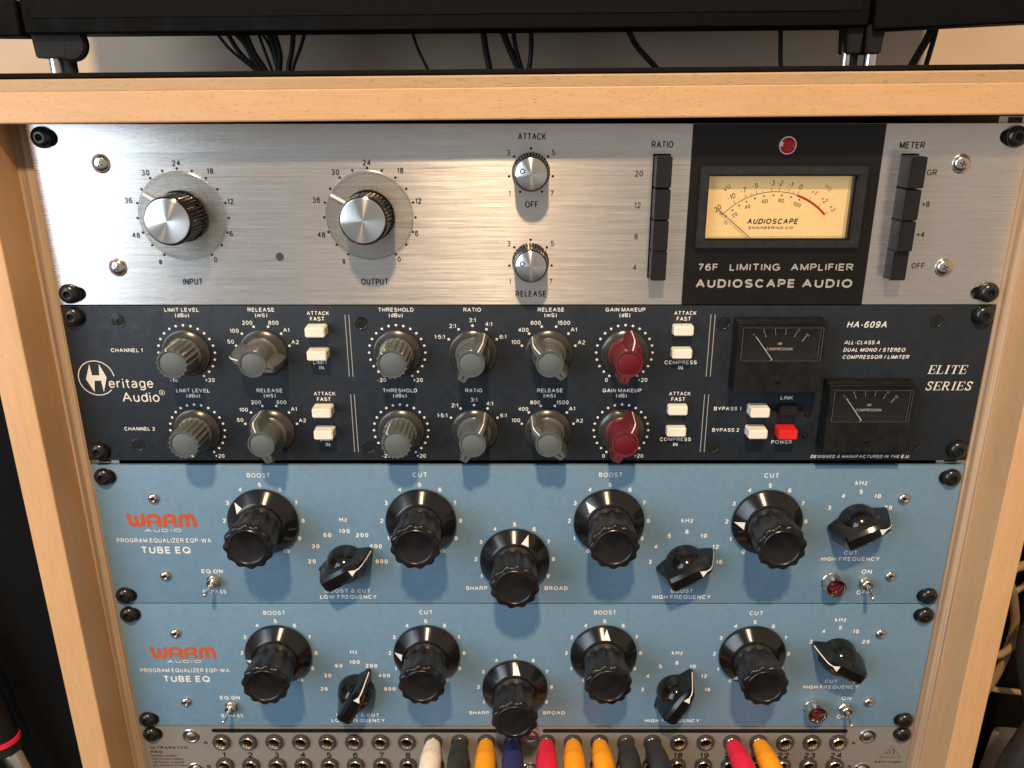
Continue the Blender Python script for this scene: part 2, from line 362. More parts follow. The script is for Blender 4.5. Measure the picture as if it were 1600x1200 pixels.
# ------------------------------------------------------------------ printing
PH = .14
def _e(cx, cy, rx, ry, a0, a1, n=9): return [(cx+rx*math.cos(R(a0+(a1-a0)*i/n)), cy+ry*math.sin(R(a0+(a1-a0)*i/n))) for i in range(n+1)]
_S = _e(.5, .75, .48, .25, 25, 180, 7)[:-1] + _e(.5, .75, .5, .24, 180, 255, 4) + [(.62, .47)] + _e(.5, .25, .5, .25, 60, 0, 4)[1:] + _e(.5, .25, .5, .25, 0, -155, 8)[1:]
_O = _e(.5, .5, .5, .5, 90, 450, 22)
X = .72
FONT = {  # glyph : (width in cap heights, strokes on a unit box; closed strokes end where they start)
 'A': (.90, [[(0, 0), (.5, 1), (1, 0)], [(.2, .36), (.8, .36)]]),
 'B': (.76, [[(0, 0), (0, 1), (.6, 1)] + _e(.62, .765, .33, .235, 80, -80, 6) + [(.05, .53)], [(.05, .53), (.65, .53)] + _e(.66, .265, .34, .265, 80, -80, 6) + [(0, 0)]]),
 'C': (.86, [_e(.52, .5, .52, .5, 38, 322, 18)]),
 'D': (.82, [[(0, 0), (0, 1), (.45, 1)] + _e(.45, .5, .55, .5, 80, -80, 10) + [(.45, 0), (0, 0)]]),
 'E': (.70, [[(1, 1), (0, 1), (0, 0), (1, 0)], [(0, .53), (.92, .53)]]), 'F': (.66, [[(1, 1), (0, 1), (0, 0)], [(0, .52), (.88, .52)]]),
 'G': (.92, [_e(.5, .5, .5, .5, 42, 320, 18) + [(.98, .16), (.98, .46), (.56, .46)]]),
 'H': (.78, [[(0, 0), (0, 1)], [(1, 0), (1, 1)], [(0, .53), (1, .53)]]), 'I': (.14, [[(.5, 0), (.5, 1)]]),
 'J': (.56, [[(1, 1), (1, .28)] + _e(.5, .28, .5, .28, -10, -170, 8)]), 'K': (.80, [[(0, 0), (0, 1)], [(.98, 1), (.04, .36)], [(.34, .58), (1, 0)]]),
 'L': (.62, [[(0, 1), (0, 0), (1, 0)]]), 'M': (.94, [[(0, 0), (0, 1), (.5, .06), (1, 1), (1, 0)]]), 'N': (.78, [[(0, 0), (0, 1), (1, 0), (1, 1)]]),
 'O': (.96, [_O]), 'P': (.74, [[(0, 0), (0, 1), (.6, 1)] + _e(.62, .73, .38, .27, 85, -85, 8) + [(0, .46)]]),
 'Q': (.98, [_O, [(.6, .26), (1.0, -.04)]]), 'R': (.82, [[(0, 0), (0, 1), (.6, 1)] + _e(.6, .74, .38, .26, 85, -85, 8) + [(0, .48)], [(.48, .48), (1, 0)]]),
 'S': (.78, [_S]), 'T': (.80, [[(0, 1), (1, 1)], [(.5, 1), (.5, 0)]]), 'U': (.78, [[(0, 1), (0, .36)] + _e(.5, .36, .5, .36, 190, 350, 10) + [(1, .36), (1, 1)]]),
 'V': (.88, [[(0, 1), (.5, 0), (1, 1)]]), 'W': (1.28, [[(0, 1), (.26, 0), (.5, .96), (.74, 0), (1, 1)]]), 'X': (.84, [[(0, 1), (1, 0)], [(0, 0), (1, 1)]]),
 'Y': (.86, [[(0, 1), (.5, .44), (1, 1)], [(.5, .46), (.5, 0)]]), 'Z': (.76, [[(0, 1), (1, 1), (0, 0), (1, 0)]]),
 '0': (.68, [_O]), '1': (.36, [[(.0, .76), (.55, .84), (1, 1), (1, 0)]]), '2': (.68, [_e(.5, .73, .48, .27, 165, -25, 9) + [(.0, .0), (1, 0)]]),
 '3': (.68, [_e(.48, .76, .44, .24, 155, -75, 9) + [(.36, .53)], [(.36, .53)] + _e(.48, .27, .5, .27, 70, -160, 11)]),
 '4': (.70, [[(.78, 0), (.78, 1), (0, .3), (1, .3)]]), '5': (.68, [[(.92, 1), (.18, 1), (.07, .5)] + _e(.47, .32, .53, .32, 130, -160, 12)]),
 '6': (.68, [_e(.5, .31, .5, .31, 180, 540, 16), [(.0, .31)] + _e(.58, .5, .58, .5, 170, 48, 9)]),
 '7': (.66, [[(0, 1), (1, 1), (.55, .45), (.34, 0)]]), '8': (.68, [_e(.5, .77, .42, .23, 270, 630, 14), _e(.5, .27, .5, .27, 90, 450, 14)]),
 '9': (.68, [_e(.5, .69, .5, .31, 0, 360, 16), [(1, .69)] + _e(.42, .5, .58, .5, -10, -132, 9)]),
 '+': (.6, [[(.5, .2), (.5, .8)], [(0, .5), (1, .5)]]), '-': (.36, [[(0, .4), (1, .4)]]), ':': (.14, [[(.5, .58), (.5, .76)], [(.5, .0), (.5, .16)]]), '·': (.14, [[(.5, .40), (.5, .58)]]), '.': (.14, [[(.5, -.06), (.5, .10)]]),
 '/': (.38, [[(0, 0), (1, 1)]]), '(': (.36, [_e(1, .42, 1, .66, 120, 240, 8)]), ')': (.36, [_e(0, .42, 1, .66, 60, -60, 8)]),
 '&': (.90, [[(1, .0), (.22, .68)] + _e(.44, .82, .24, .18, 200, -20, 8) + [(.6, .66), (.1, .36)] + _e(.36, .22, .33, .22, 160, 300, 8) + [(.72, .12), (.92, .44)]]),
 '∞': (1.0, [_e(.25, .4, .25, .2, 0, 360, 14), _e(.75, .4, .25, .2, 180, 540, 14)]),
 'a': (.60, [_e(.46, .52, .44, .2, 155, 20, 6) + [(.92, .5), (.92, .0)], [(.9, .44), (.45, .39)] + _e(.38, .19, .38, .2, 110, 300, 9) + [(.9, .2)]]),
 'b': (.62, [[(0, 1.0), (0, 0)], _e(.5, X/2, .5, X/2, 180, 540, 16)]), 'd': (.62, [[(1, 1.0), (1, 0)], _e(.5, X/2, .5, X/2, 0, 360, 16)]),
 'e': (.62, [[(.04, .38), (1, .38)] + _e(.5, X/2, .5, X/2, 4, 325, 16)]), 'g': (.62, [_e(.5, X/2, .5, X/2, 0, 360, 16), [(1, X), (1, -.08)] + _e(.5, -.08, .5, .2, -10, -160, 7)]),
 'h': (.56, [[(0, 1), (0, 0)], [(0, .45)] + _e(.5, .44, .5, .28, 165, 10, 7) + [(1, 0)]]), 'i': (.14, [[(.5, -.06), (.5, X)], [(.5, .90), (.5, 1.04)]]),
 'k': (.56, [[(0, 0), (0, 1)], [(.9, X), (.05, .24)], [(.36, .42), (1, 0)]]), 'm': (.92, [[(0, 0), (0, X)], [(0, .45)] + _e(.25, .46, .25, .26, 165, 10, 5) + [(.5, 0)], [(.5, .45)] + _e(.75, .46, .25, .26, 165, 10, 5) + [(1, 0)]]),
 'n': (.56, [[(0, 0), (0, X)], [(0, .45)] + _e(.5, .44, .5, .28, 165, 10, 7) + [(1, 0)]]), 'o': (.64, [_e(.5, X/2, .5, X/2, 90, 450, 18)]),
 'r': (.42, [[(0, 0), (0, X)], [(0, .42)] + _e(.8, .42, .8, .29, 165, 75, 5)]), 't': (.42, [[(.45, .96), (.45, .16), (.62, .02), (1, .0)], [(-.08, X), (1.05, X)]]),
 'u': (.56, [[(0, X), (0, .28)] + _e(.5, .28, .5, .28, 190, 350, 7) + [(1, .28)], [(1, X), (1, 0)]]), 'z': (.54, [[(0, X), (1, X), (0, 0), (1, 0)]]),
}
def T(bm, s, cu, vb, cap, width=None, bold=.012, italic=0, rot=0, h=PH, anchor='c', squash=None, mid=False):
    """stroke lettering: s centred on u=cu, baseline v=vb, cap height, optional total width"""
    wt = .145 + bold*2.2; gap = .10 + wt*.55; x = 0; out = []
    for ch in s:
        if ch == ' ': x += .36; continue
        w, st = FONT[ch]; w = max(w, wt)
        for p in st: out.append([(x + wt/2 + a*(w-wt), wt/2 + b*(1-wt)) for a, b in p])
        x += w + gap
    tot = x - gap; sy = cap; sx = (width/tot) if width else sy*(squash or 1)
    mx = tot/2 if anchor == 'c' else 0; yo = .5 if mid else 0
    a = R(rot); ca, sa = math.cos(a), math.sin(a)
    ww = wt*cap*min(1.15, max(.85, (sx/sy))); k = 0
    for p in out:
        q = []
        for X_, Y_ in p:
            X1 = (X_-mx)*sx + italic*(Y_-yo)*sy; Y1 = (Y_-yo)*sy
            q.append(Vector((cu + X1*ca + Y1*sa, vb - (-X1*sa + Y1*ca))))
        # acute corners are drawn as two strokes that overlap a little
        i0 = 0
        for i in range(1, len(q)):
            last = i == len(q)-1
            if last or (q[i]-q[i-1]).normalized().dot((q[i+1]-q[i]).normalized()) < -.1:
                seg_ = [v.copy() for v in q[i0:i+1]]
                if i0 > 0: seg_[0] += (seg_[0]-seg_[1]).normalized()*ww*.3
                if not last: seg_[-1] += (seg_[-1]-seg_[-2]).normalized()*ww*.3
                ribbon(bm, seg_, ww, h + .014*(k % 5)); k += 1; i0 = i
def dot(bm, u, v, r, h=PH, n=12):
    bm.faces.new([V(bm, x, y, h) for x, y in loop_circle((u, v), r, n)][::-1])
def ribbon(bm, pts, w, h=PH):
    P = [Vector((p[0], p[1])) for p in pts]; L = []
    P = [p for i, p in enumerate(P) if i == 0 or (p-P[i-1]).length > 1e-5]
    closed = len(P) > 3 and (P[0]-P[-1]).length < 1e-3
    for i, p in enumerate(P):
        d1 = (P[i]-P[i-1]).normalized() if i else ((P[-1]-P[-2]).normalized() if closed else (P[1]-P[0]).normalized())
        d2 = (P[i+1]-P[i]).normalized() if i < len(P)-1 else ((P[1]-P[0]).normalized() if closed else d1)
        if (d1+d2).length < 1e-3: d2 = d1
        n = Vector((-(d1+d2).y, (d1+d2).x)).normalized(); k = 1/max(.5, n.dot(Vector((-d1.y, d1.x))))
        L.append((V(bm, *(p+n*w/2*k), h), V(bm, *(p-n*w/2*k), h)))
    for (a, b), (c, d) in zip(L, L[1:]): bm.faces.new((a, b, d, c))
def arc(c, r, a0, a1, n=24): return [(c[0]+r*math.sin(R(a0+(a1-a0)*i/n)), c[1]-r*math.cos(R(a0+(a1-a0)*i/n))) for i in range(n+1)]
def printed(name, bm, mat, parent): return obj(name, bm, mat, parent, (0, 0, 0), rec=False)
# print meshes are drawn in absolute u,v : shift x by the panel centre
def pnew(): return bmesh.new()
def pfin(name, bm, mat, parent, label=None):
    """move an absolutely drawn (u, v) mesh so that its origin lies at its own centre"""
    xs = [v.co.x for v in bm.verts]; zs = [v.co.z for v in bm.verts]
    cx, cz = (min(xs)+max(xs))/2, (min(zs)+max(zs))/2
    for v in bm.verts: v.co.x -= cx; v.co.z -= cz
    return obj(name, bm, mat, parent, (cx, -cz, 0), rec=False, label=label)
def pfin3(name, bm, mat, parent, label=None, angle=35):
    xs = [v.co.x for v in bm.verts]; zs = [v.co.z for v in bm.verts]
    cx, cz = (min(xs)+max(xs))/2, (min(zs)+max(zs))/2
    for v in bm.verts: v.co.x -= cx; v.co.z -= cz
    return obj(name, bm, mat, parent, (cx, -cz, 0), rec=True, label=label, angle=angle)

# ------------------------------------------------------------------ setting: wall, floor
bm = new(); box(bm, -2000, 2600, -1500, 1300, -282, -262); wall = obj('wall', bm, 'wall_paint'); wall['kind'] = 'structure'
bm = new(); box(bm, -2000, 2600, 900, 920, -262, 1400); fl = obj('floor', bm, 'dark_floor'); fl['kind'] = 'structure'

# ------------------------------------------------------------------ cabinet
cab = thing('rack_cabinet', 'beech rack cabinet whose board frame surrounds all the rack units', 'cabinet', (241.3, 560, 0))
def board(name, x0, x1, v0, v1, h0, h1, mat, bev, rot=0, parent=cab, label=None):
    cx, cv, ch = (x0+x1)/2, (v0+v1)/2, (h0+h1)/2
    bm = new(); box(bm, x0-cx, x1-cx, v0-cv, v1-cv, h0-ch, h1-ch, bev, 3)
    return obj(name, bm, mat, parent, (cx, cv, ch), rot=rot, label=label)
board('side_or_shadow_panel', -26.5, -9.6, -1.2, 560, -256, 23.5, 'beech_v', 1.0)
board('side_or_shadow_panel', 493.4, 509.6, -3.4, 560, -256, 23.5, 'beech_v', 1.0)
# top board: a thick front lipping with a slightly set back, duller top layer
def rail_prof(name, prof, mat, rot=-.455, v=-2.2):
    bm = new(); t = bmesh.new()
    A = [t.verts.new((-285, -h, z)) for h, z in prof]; B = [t.verts.new((285, -h, z)) for h, z in prof]
    t.faces.new(A); t.faces.new(B[::-1])
    for i in range(len(A)): t.faces.new((A[i], B[i], B[(i+1) % len(A)], A[(i+1) % len(A)]))
    bmesh.ops.recalc_face_normals(t, faces=t.faces); merge(bm, t)
    return obj(name, bm, mat, cab, (241.3, v, 0), rot=rot, angle=8)
rail_prof('top_board', [(-256, 0), (16.2, 0), (16.75, .25), (17, .8), (17, 13.4), (16.8, 13.75), (-256, 13.75)], 'beech_h')
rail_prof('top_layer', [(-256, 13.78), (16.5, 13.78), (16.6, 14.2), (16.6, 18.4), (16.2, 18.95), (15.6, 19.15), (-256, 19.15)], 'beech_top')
board('bottom_board', -9.6, 493.4, 540, 556, -256, 20, 'beech_h', 1)
board('back_panel', -9.6, 493.4, 0, 540, -261, -257, 'matt_black', 0)
for x0, x1 in ((-9.55, -.9), (483.9, 493.35)):
    board('mounting_strip', x0, x1, -1, 540, -26, -2.2, 'ply_edge', .3)
def rail(x0):
    bm = new(); v = -3.0; H = []
    holes = [loop_rect(x0+4.3, x0+11.3, -2.7, .1)]
    k = 0; vv = 6.35
    while vv < 530:
        for q in (6.35, 22.25, 38.1): holes.append(loop_rect(x0+4.3, x0+11.3, vv-6.35+q-6.1, vv-6.35+q+6.1))
        vv += 44.45
    panel(bm, loop_rect(x0, x0+15.6, -3, 538), holes, -5.0, -3.15)
    return pfin3('rack_rail', bm, 'rail_steel', cab)
rail(-.7); rail(468.0)

mat_o = new(); box(mat_o, -275, 275, -2.1, 0, -252, 9, .5); mo = obj('desk_mat', mat_o, 'felt_black', None, (241.3, -22.0, 0), rot=-.44)
tag(mo, 'thin black mat lying on top of the beech cabinet', 'mat')

# ------------------------------------------------------------------ shared small hardware
def bolt_mesh():
    bm = new()
    lathe(bm, [(5.0, .4), (5.15, 1.2), (5.0, 2.0), (4.6, 2.8), (3.9, 3.45), (3.0, 3.9), (2.1, 4.05), (1.8, 4.0), (1.65, 2.7), (0, 2.6)], 36)
    return bm
_bolt = {}
def rack_bolt(parent, u, v, ang=0, side=1, slot=True):
    """button-head bolt with a hexagon socket on a black nylon washer pushed towards the panel"""
    if 'b' not in _bolt:
        b = obj('rack_bolt', bolt_mesh(), 'bolt_black', parent, (u, v, 0)); _bolt['b'] = b
        bm = new(); lathe(bm, [(1.55, 2.75), (1.55, 2.82), (0, 2.82)], 6); s = obj('hex_socket', bm, 'hole_black', b, (u, v, 0)); _bolt['s'] = s
        bm = new(); lathe(bm, [(4.1, 0.02), (4.1, .9), (3.8, 1.4), (2.5, 1.5)], 28); w = obj('washer', bm, 'felt_black', b, (u + 3.0*side, v+.2, 0)); _bolt['w'] = w
    else:
        b = copy_part(_bolt['b'], parent, (u, v, 0), ang)
        s = copy_part(_bolt['s'], b, (u, v, 0)); w = copy_part(_bolt['w'], b, (u + 3.0*side, v+.2, 0))
        w.location = Matrix.Rotation(-R(ang), 3, 'Y') @ w.location
    return b
_scr = {}
def panel_screw(parent, u, v, kind, ang=0):
    key = kind
    if key not in _scr:
        bm = new()
        if kind == 'pan':
            lathe(bm, [(4.6, 0.02), (4.6, .25), (4.15, .5), (4.0, 1.0), (3.2, 1.75), (1.8, 2.15), (0, 2.25)], 32); mat = 'nickel'; top = 2.1; sz = 1.5
        elif kind == 'hex':
            lathe(bm, [(3.1, .02), (3.1, .7), (2.9, 1.3), (2.2, 1.9), (1.5, 2.1), (1.35, 2.0), (1.3, 1.2), (0, 1.15)], 28); mat = 'nickel'; top = 1.2; sz = 0
        elif kind == 'csk':
            lathe(bm, [(3.6, .02), (3.55, .22), (3.3, .3), (3.0, .25), (2.8, .1), (2.3, .14), (0, .2)], 32); mat = 'bolt_black'; top = .14; sz = 1.5
        elif kind == 'washer':
            lathe(bm, [(5.4, .02), (5.4, .2), (5.0, .5), (4.0, .5), (3.6, .25), (2.9, .3), (2.7, .8), (1.6, 1.2), (0, 1.25)], 32); mat = 'zinc'; top = 1.05; sz = 1.1
        s = obj('panel_screw', bm, mat, parent, (u, v, 0), rot=ang); _scr[key] = [s]
        if sz:
            bm = new()
            for a in (0, 90):
                c, q = math.cos(R(a)), math.sin(R(a))
                pts = [(-sz, -.32), (sz, -.32), (sz, .32), (-sz, .32)]
                prism(bm, [(x*c-y*q, x*q+y*c) for x, y in pts], top-.3+a*.0002, top+.12+a*.0002)
            _scr[key].append(obj('recess_shade', bm, 'hole_black', s, (u, v, 0)))  # raised black cross, the shade of the recess is put into its colour
        else:
            bm = new(); lathe(bm, [(1.25, 1.2), (1.25, 1.26), (0, 1.26)], 6); _scr[key].append(obj('hex_socket', bm, 'hole_black', s, (u, v, 0)))
        return s
    s = copy_part(_scr[key][0], parent, (u, v, 0), ang)
    copy_part(_scr[key][1], s, (u, v, 0))
    return s

def chassis(parent, v0, v1, h1=-3.4):
    bm = new(); box(bm, 20, 462, v0, v1, -240, h1); return pfin3('chassis', bm, 'case_black', parent)

# ================================================================== UNIT 1 : brushed limiter
U1 = thing('limiting_amplifier', 'brushed aluminium rack compressor at the top, with a lit cream meter', 'compressor', (241.3, 88.3, 0))
bm = new()
holes = [loop_slot(9.4, 6.2, 10, 6.6), loop_slot(9.8, 82.4, 10, 6.6), loop_slot(473.2, 6.2, 10, 6.6), loop_slot(472.8, 82.4, 10, 6.6),
         loop_rect(302.0, 310.6, 14.0, 74.6), loop_rect(422.2, 430.8, 14.0, 74.6), loop_rect(329, 402, 22, 57)]
panel(bm, loop_rect(0, 482.6, .2, 88.2), holes, -3.2, 0)
pfin3('front_panel', bm, 'brushed_aluminium', U1)
bm = new(); box(bm, 20, 462, 2, 86, -240, -13); pfin3('chassis', bm, 'case_black', U1)
rack_bolt(U1, 7.2, 6.2, 0, .9); rack_bolt(U1, 6.6, 82.4, 40, .9); rack_bolt(U1, 475.6, 6.2, 20, -.7); rack_bolt(U1, 476.6, 81.9, 70, -.7)
for u, v, a in ((33.2, 18.4, 20), (33.3, 69.0, 50), (451.9, 18.7, 15), (452.0, 69.2, 65)): panel_screw(U1, u, v, 'pan', a)
bm = new(); lathe(bm, [(2.1, .03), (2.0, .03), (1.9, -.1), (0, -.1)], 20); lathe(bm, [(2.1, 0.02), (2.1, .05), (0, .05)], 20); obj('adjustment_hole', bm, 'nut_black', U1, (116, 63.7, 0))

def knurl(n, d):
    def f(a, h, r):
        x = (a*n/(2*math.pi)) % 1.0
        return r - (d if x > .5 else 0)
    return f
def big_dial(u, v, ang, name):
    bm = new(); lathe(bm, [(12.6, 1.9), (12.6, 2.4), (11.9, 3.2), (11.75, 19.2), (11.3, 20.2), (10.6, 20.6)], 160, mod=lambda a, h, r: knurl(40, .75)(a, h, r) if 3 < h < 20 else r)
    k = obj('knob', bm, 'gloss_black', U1, (u, v, 0), angle=28)
    bm = new(); lathe(bm, [(10.75, 20.3), (10.75, 21.1), (10.45, 21.35), (10.2, 21.4), (0, 21.4)], 64); obj('cap', bm, 'spun_aluminium', k, (u, v, 0))
    bm = new(); lathe(bm, [(2, .75), (21.2, .75), (21.35, .9), (21.35, 1.5), (21.2, 1.65), (2, 1.65)], 96, cap1=False); obj('dial_disc', bm, 'acrylic', k, (u, v, 0))
    bm = new(); lathe(bm, [(21.36, .8), (21.62, .95), (21.62, 1.45), (21.36, 1.6)], 96, cap1=False); obj('disc_edge', bm, 'acrylic_edge', k, (u, v, 0))
    bm = new(); ribbon(bm, [(13*math.sin(R(ang)), -13*math.cos(R(ang))), (21.0*math.sin(R(ang)), -21.0*math.cos(R(ang)))], 1.5, 1.72); obj('pointer_line', bm, 'line_white', k, (u, v, 0), rec=False)
    bm = pnew()
    nums = {0: '∞', 2: '48', 4: '36', 6: '30', 8: '24', 10: '18', 12: '12', 14: '6', 16: '0'}
    off = {0: (22.5+4.4), 2: 26.6, 4: 27.0, 6: 25.9, 8: 25.2, 10: 26.9, 12: 25.4, 14: 24.6, 16: 25.6}
    for i in range(17):
        a = R(-148 + 18.5*i); dot(bm, u+22.7*math.sin(a), v-22.7*math.cos(a), .62)
        if i in nums:
            rr = off[i]
            T(bm, nums[i], u+rr*math.sin(a), v-rr*math.cos(a), 2.8, squash=.92, bold=.014, mid=True, rot=(90 if i == 0 else 0)) if nums[i] == '∞' else \
                T(bm, nums[i], u+rr*math.sin(a), v-rr*math.cos(a), 2.8, squash=.88, bold=.014, mid=True)
    pfin('dial_scale', bm, 'print_black', U1)
    bm = pnew(); T(bm, name, u+.6, 78.0, 3.3, 10.0 if name == 'INPUT' else 13.9, bold=.012); pfin('lettering', bm, 'print_black', U1)
big_dial(69.8, 43.4, -58.5, 'INPUT'); big_dial(162.7, 43.2, -61, 'OUTPUT')
def small_dial(u, v, ang, first):
    bm = new(); lathe(bm, [(9.3, .3), (9.3, 1.0), (8.5, 4.0), (8.2, 13.2), (7.9, 13.9), (7.4, 14.1)], 144, mod=lambda a, h, r: knurl(36, .75 if h < 12 else .45)(a, h, r) if .5 < h < 13.5 else r)
    k = obj('knob', bm, 'gloss_black', U1, (u, v, 0), angle=28)
    bm = new(); lathe(bm, [(7.5, 13.9), (7.5, 14.6), (7.2, 14.8), (0, 14.85)], 56); obj('cap', bm, 'spun_aluminium', k, (u, v, 0))
    a = R(ang); cx, cv = 4.4*math.sin(a), -4.4*math.cos(a)
    bm = new(); ribbon(bm, arc((cx, cv), 1.05, 0, 360, 24), .42, 14.95); obj('indicator_ring', bm, 'print_black', k, (u, v, 0), rec=False)
    bm = pnew()
    angs = (-151, -101, -49, 0, 49, 101, 150) if first else (-101, -49, 0, 49, 101)
    for q in angs: dot(bm, u+10.9*math.sin(R(q)), v-10.9*math.cos(R(q)), .62)
    for s, du, dv in (('3', -10.9, -7.6), ('5', 10.9, -7.6), ('1', -10.5, 11.6), ('7', 10.4, 11.6)): T(bm, s, u+du, v+dv, 2.8, squash=.85, bold=.002)
    pfin('dial_scale', bm, 'print_black', U1)
small_dial(242.7, 22.4, -72, True); small_dial(242.7, 66.1, -72, False)
bm = pnew()
T(bm, 'ATTACK', 243.1, 7.6, 3.2, 13.4); T(bm, 'OFF', 243.1, 39.6, 3.2, 6.4); T(bm, 'RELEASE', 243.0, 84.2, 3.1, 15.8)
T(bm, 'RATIO', 306.2, 11.3, 3.2, 10.3)
for s, v in (('20', 24.7), ('12', 39.8), ('8', 55.1), ('4', 70.5)): T(bm, s, 295.5, v, 2.8, squash=.9, bold=.0)
T(bm, 'METER', 426.8, 11.7, 3.2, 12.0, italic=0)
for s, u, v in (('GR', 438.4, 24.2), ('+8', 437.9, 39.4), ('+4', 437.7, 54.2), ('OFF', 439.0, 69.7)): T(bm, s, u, v, 2.8, squash=.9, bold=.0)
pfin('lettering', bm, 'print_black', U1)
# push key banks
_key = None
for u in (306.3, 425.9):
    for k, v in enumerate((22.0, 37.2, 52.2, 66.9)):
        hh = (9.5, 9.5, 9.5, 9.5) if u < 400 else (13, 12, 11.5, 9)
        bm = new(); t = new()
        prism(bm, [(-3.8, -7.35), (3.8, -7.35), (3.8, 7.3), (-3.8, 7.3)], -8, hh[k], .35, [(-3.7, -7.25), (3.7, -7.25), (3.7, 7.2), (-3.7, 7.2)])
        obj('key', bm, 'key_black', U1, (u, v, 0))
# black plate, meter, lamp
bm = new(); panel(bm, loop_rect(320.4, 412.9, .3, 88.1), [loop_rect(330.0, 401.0, 24.5, 54.5)], .05, .55); pfin3('black_plate', bm, 'plate_black', U1)
bm = new(); panel(bm, loop_rect(325.0, 406.4, 19.6, 59.2), [loop_rect(329.3, 401.9, 23.9, 55.5)], .56, 3.4)
bmesh.ops.bevel(bm, geom=[e for e in bm.edges if e.is_manifold and e.calc_face_angle(0) > 1.0], offset=.5, segments=2, affect='EDGES')
mb = pfin3('meter_bezel', bm, 'bezel_black', U1)
bm = new(); box(bm, 329.5, 401.5, 24, 55.4, -6, -3.2); mf = pfin3('meter_face', bm, 'meter_face', U1)
bm = new()
box(bm, 329.3, 329.75, 24, 55.4, -5.9, .5); box(bm, 401.0, 401.8, 24, 55.4, -5.9, .5); pfin3('meter_wall', bm, 'gloss_black', U1)
bm = new(); box(bm, 329.5, 401.7, 24.1, 55.3, .4, 1.0); box(bm, 399.6, 400.1, 24.2, 55.2, -3, .35); box(bm, 329.8, 399.5, 53.9, 54.1, -3, .35); pfin3('meter_glass', bm, 'meter_glass', U1)
VC = (364.2, 67.2); FH = -3.1
bk, rd = pnew(), pnew()
ribbon(bk, arc(VC, 35, -47.2, 18), .26, FH); ribbon(rd, arc(VC, 34.8, 18, 47), 1.1, FH)
for s, a in (('-20', -47.2), ('-10', -34), ('-7', -24.4), ('-5', -15.6), ('-3', -3.6), ('-2', 2.4), ('-1', 10.2), ('0', 18)):
    sa, ca = math.sin(R(a)), math.cos(R(a))
    ribbon(bk, [(VC[0]+35.2*sa, VC[1]-35.2*ca), (VC[0]+37*sa, VC[1]-37*ca)], .22, FH)
    T(bk, s, VC[0]+39.2*sa, VC[1]-39.2*ca, 2.5, squash=.92, bold=-.006, italic=.15, rot=a*.8, h=FH, mid=True)
for a in (-20, -10.5, 14): sa, ca = math.sin(R(a)), math.cos(R(a)); ribbon(bk, [(VC[0]+35.2*sa, VC[1]-35.2*ca), (VC[0]+36.2*sa, VC[1]-36.2*ca)], .2, FH)
for s, a in (('+1', 28.5), ('+2', 38.2), ('+3', 47)):
    sa, ca = math.sin(R(a)), math.cos(R(a))
    ribbon(rd, [(VC[0]+35.5*sa, VC[1]-35.5*ca), (VC[0]+37*sa, VC[1]-37*ca)], .22, FH)
    T(rd, s, VC[0]+39.4*sa, VC[1]-39.4*ca, 2.4, squash=.9, bold=-.006, italic=.15, rot=a, h=FH, mid=True)
for a in (-46, -38.6, -31.9, -25.2, -17.7, -9.9, -1.9, 5.3, 13.4, 21.1): dot(bk, VC[0]+33.3*math.sin(R(a)), VC[1]-33.3*math.cos(R(a)), .42, FH)
for s, a in (('0', -50), ('20', -39.5), ('40', -26), ('60', -9.5), ('80', 5.5), ('100', 21)): T(bk, s, VC[0]+30.8*math.sin(R(a)), VC[1]-30.8*math.cos(R(a)), 1.9, squash=.95, bold=-.004, rot=a*.8, h=FH, mid=True)
T(bk, 'VU', 339.7, 30.4, 2.1, squash=.95, bold=-.006, rot=-38, h=FH, mid=True); T(rd, 'VU', 389.8, 30.2, 2.1, squash=.95, bold=-.006, rot=40, h=FH, mid=True)
T(bk, 'AUDIOSCAPE', 363.8, 48.0, 2.7, 25.4, bold=.02, italic=.22, h=FH); T(bk, 'ENGINEERING CO', 363.3, 50.4, 1.2, 22.2, bold=.01, italic=.1, h=FH)
pfin('scale_print', bk, 'print_black', U1); pfin('red_scale_print', rd, 'print_red', U1)
bm = new(); tube(bm, [(352.9, 1.9, -54.6), (335.3, 2.1, -40.2)], .2, 6); pfin3('needle', bm, 'print_black', U1)
bm = new(); lathe(bm, [(4.5, .55), (4.5, 2.0), (4.2, 2.4), (3.7, 2.4), (3.6, 2.0)], 32, cap1=False); lb = obj('lamp_bezel', bm, 'chrome', U1, (366.1, 10.1, 0))
bm = new(); lathe(bm, [(3.75, 2.0), (3.6, 2.7), (2.6, 3.2), (2.0, 2.9), (0, 2.9)], 32); obj('lens', bm, 'lens_red', lb, (366.1, 10.1, 0))
bm = pnew()
T(bm, '76F', 332.6, 70.7, 3.5, 10.2, bold=.008, h=.7); T(bm, 'LIMITING', 356.3, 70.7, 3.5, 25.6, bold=.008, h=.7); T(bm, 'AMPLIFIER', 390.3, 70.7, 3.5, 31.6, bold=.008, h=.7)
T(bm, 'AUDIOSCAPE', 352.2, 79.4, 4.3, 50.6, bold=.022, h=.7); T(bm, 'AUDIO', 393.9, 79.4, 4.3, 25.6, bold=.022, h=.7)
pfin('plate_lettering', bm, 'print_silver', U1)

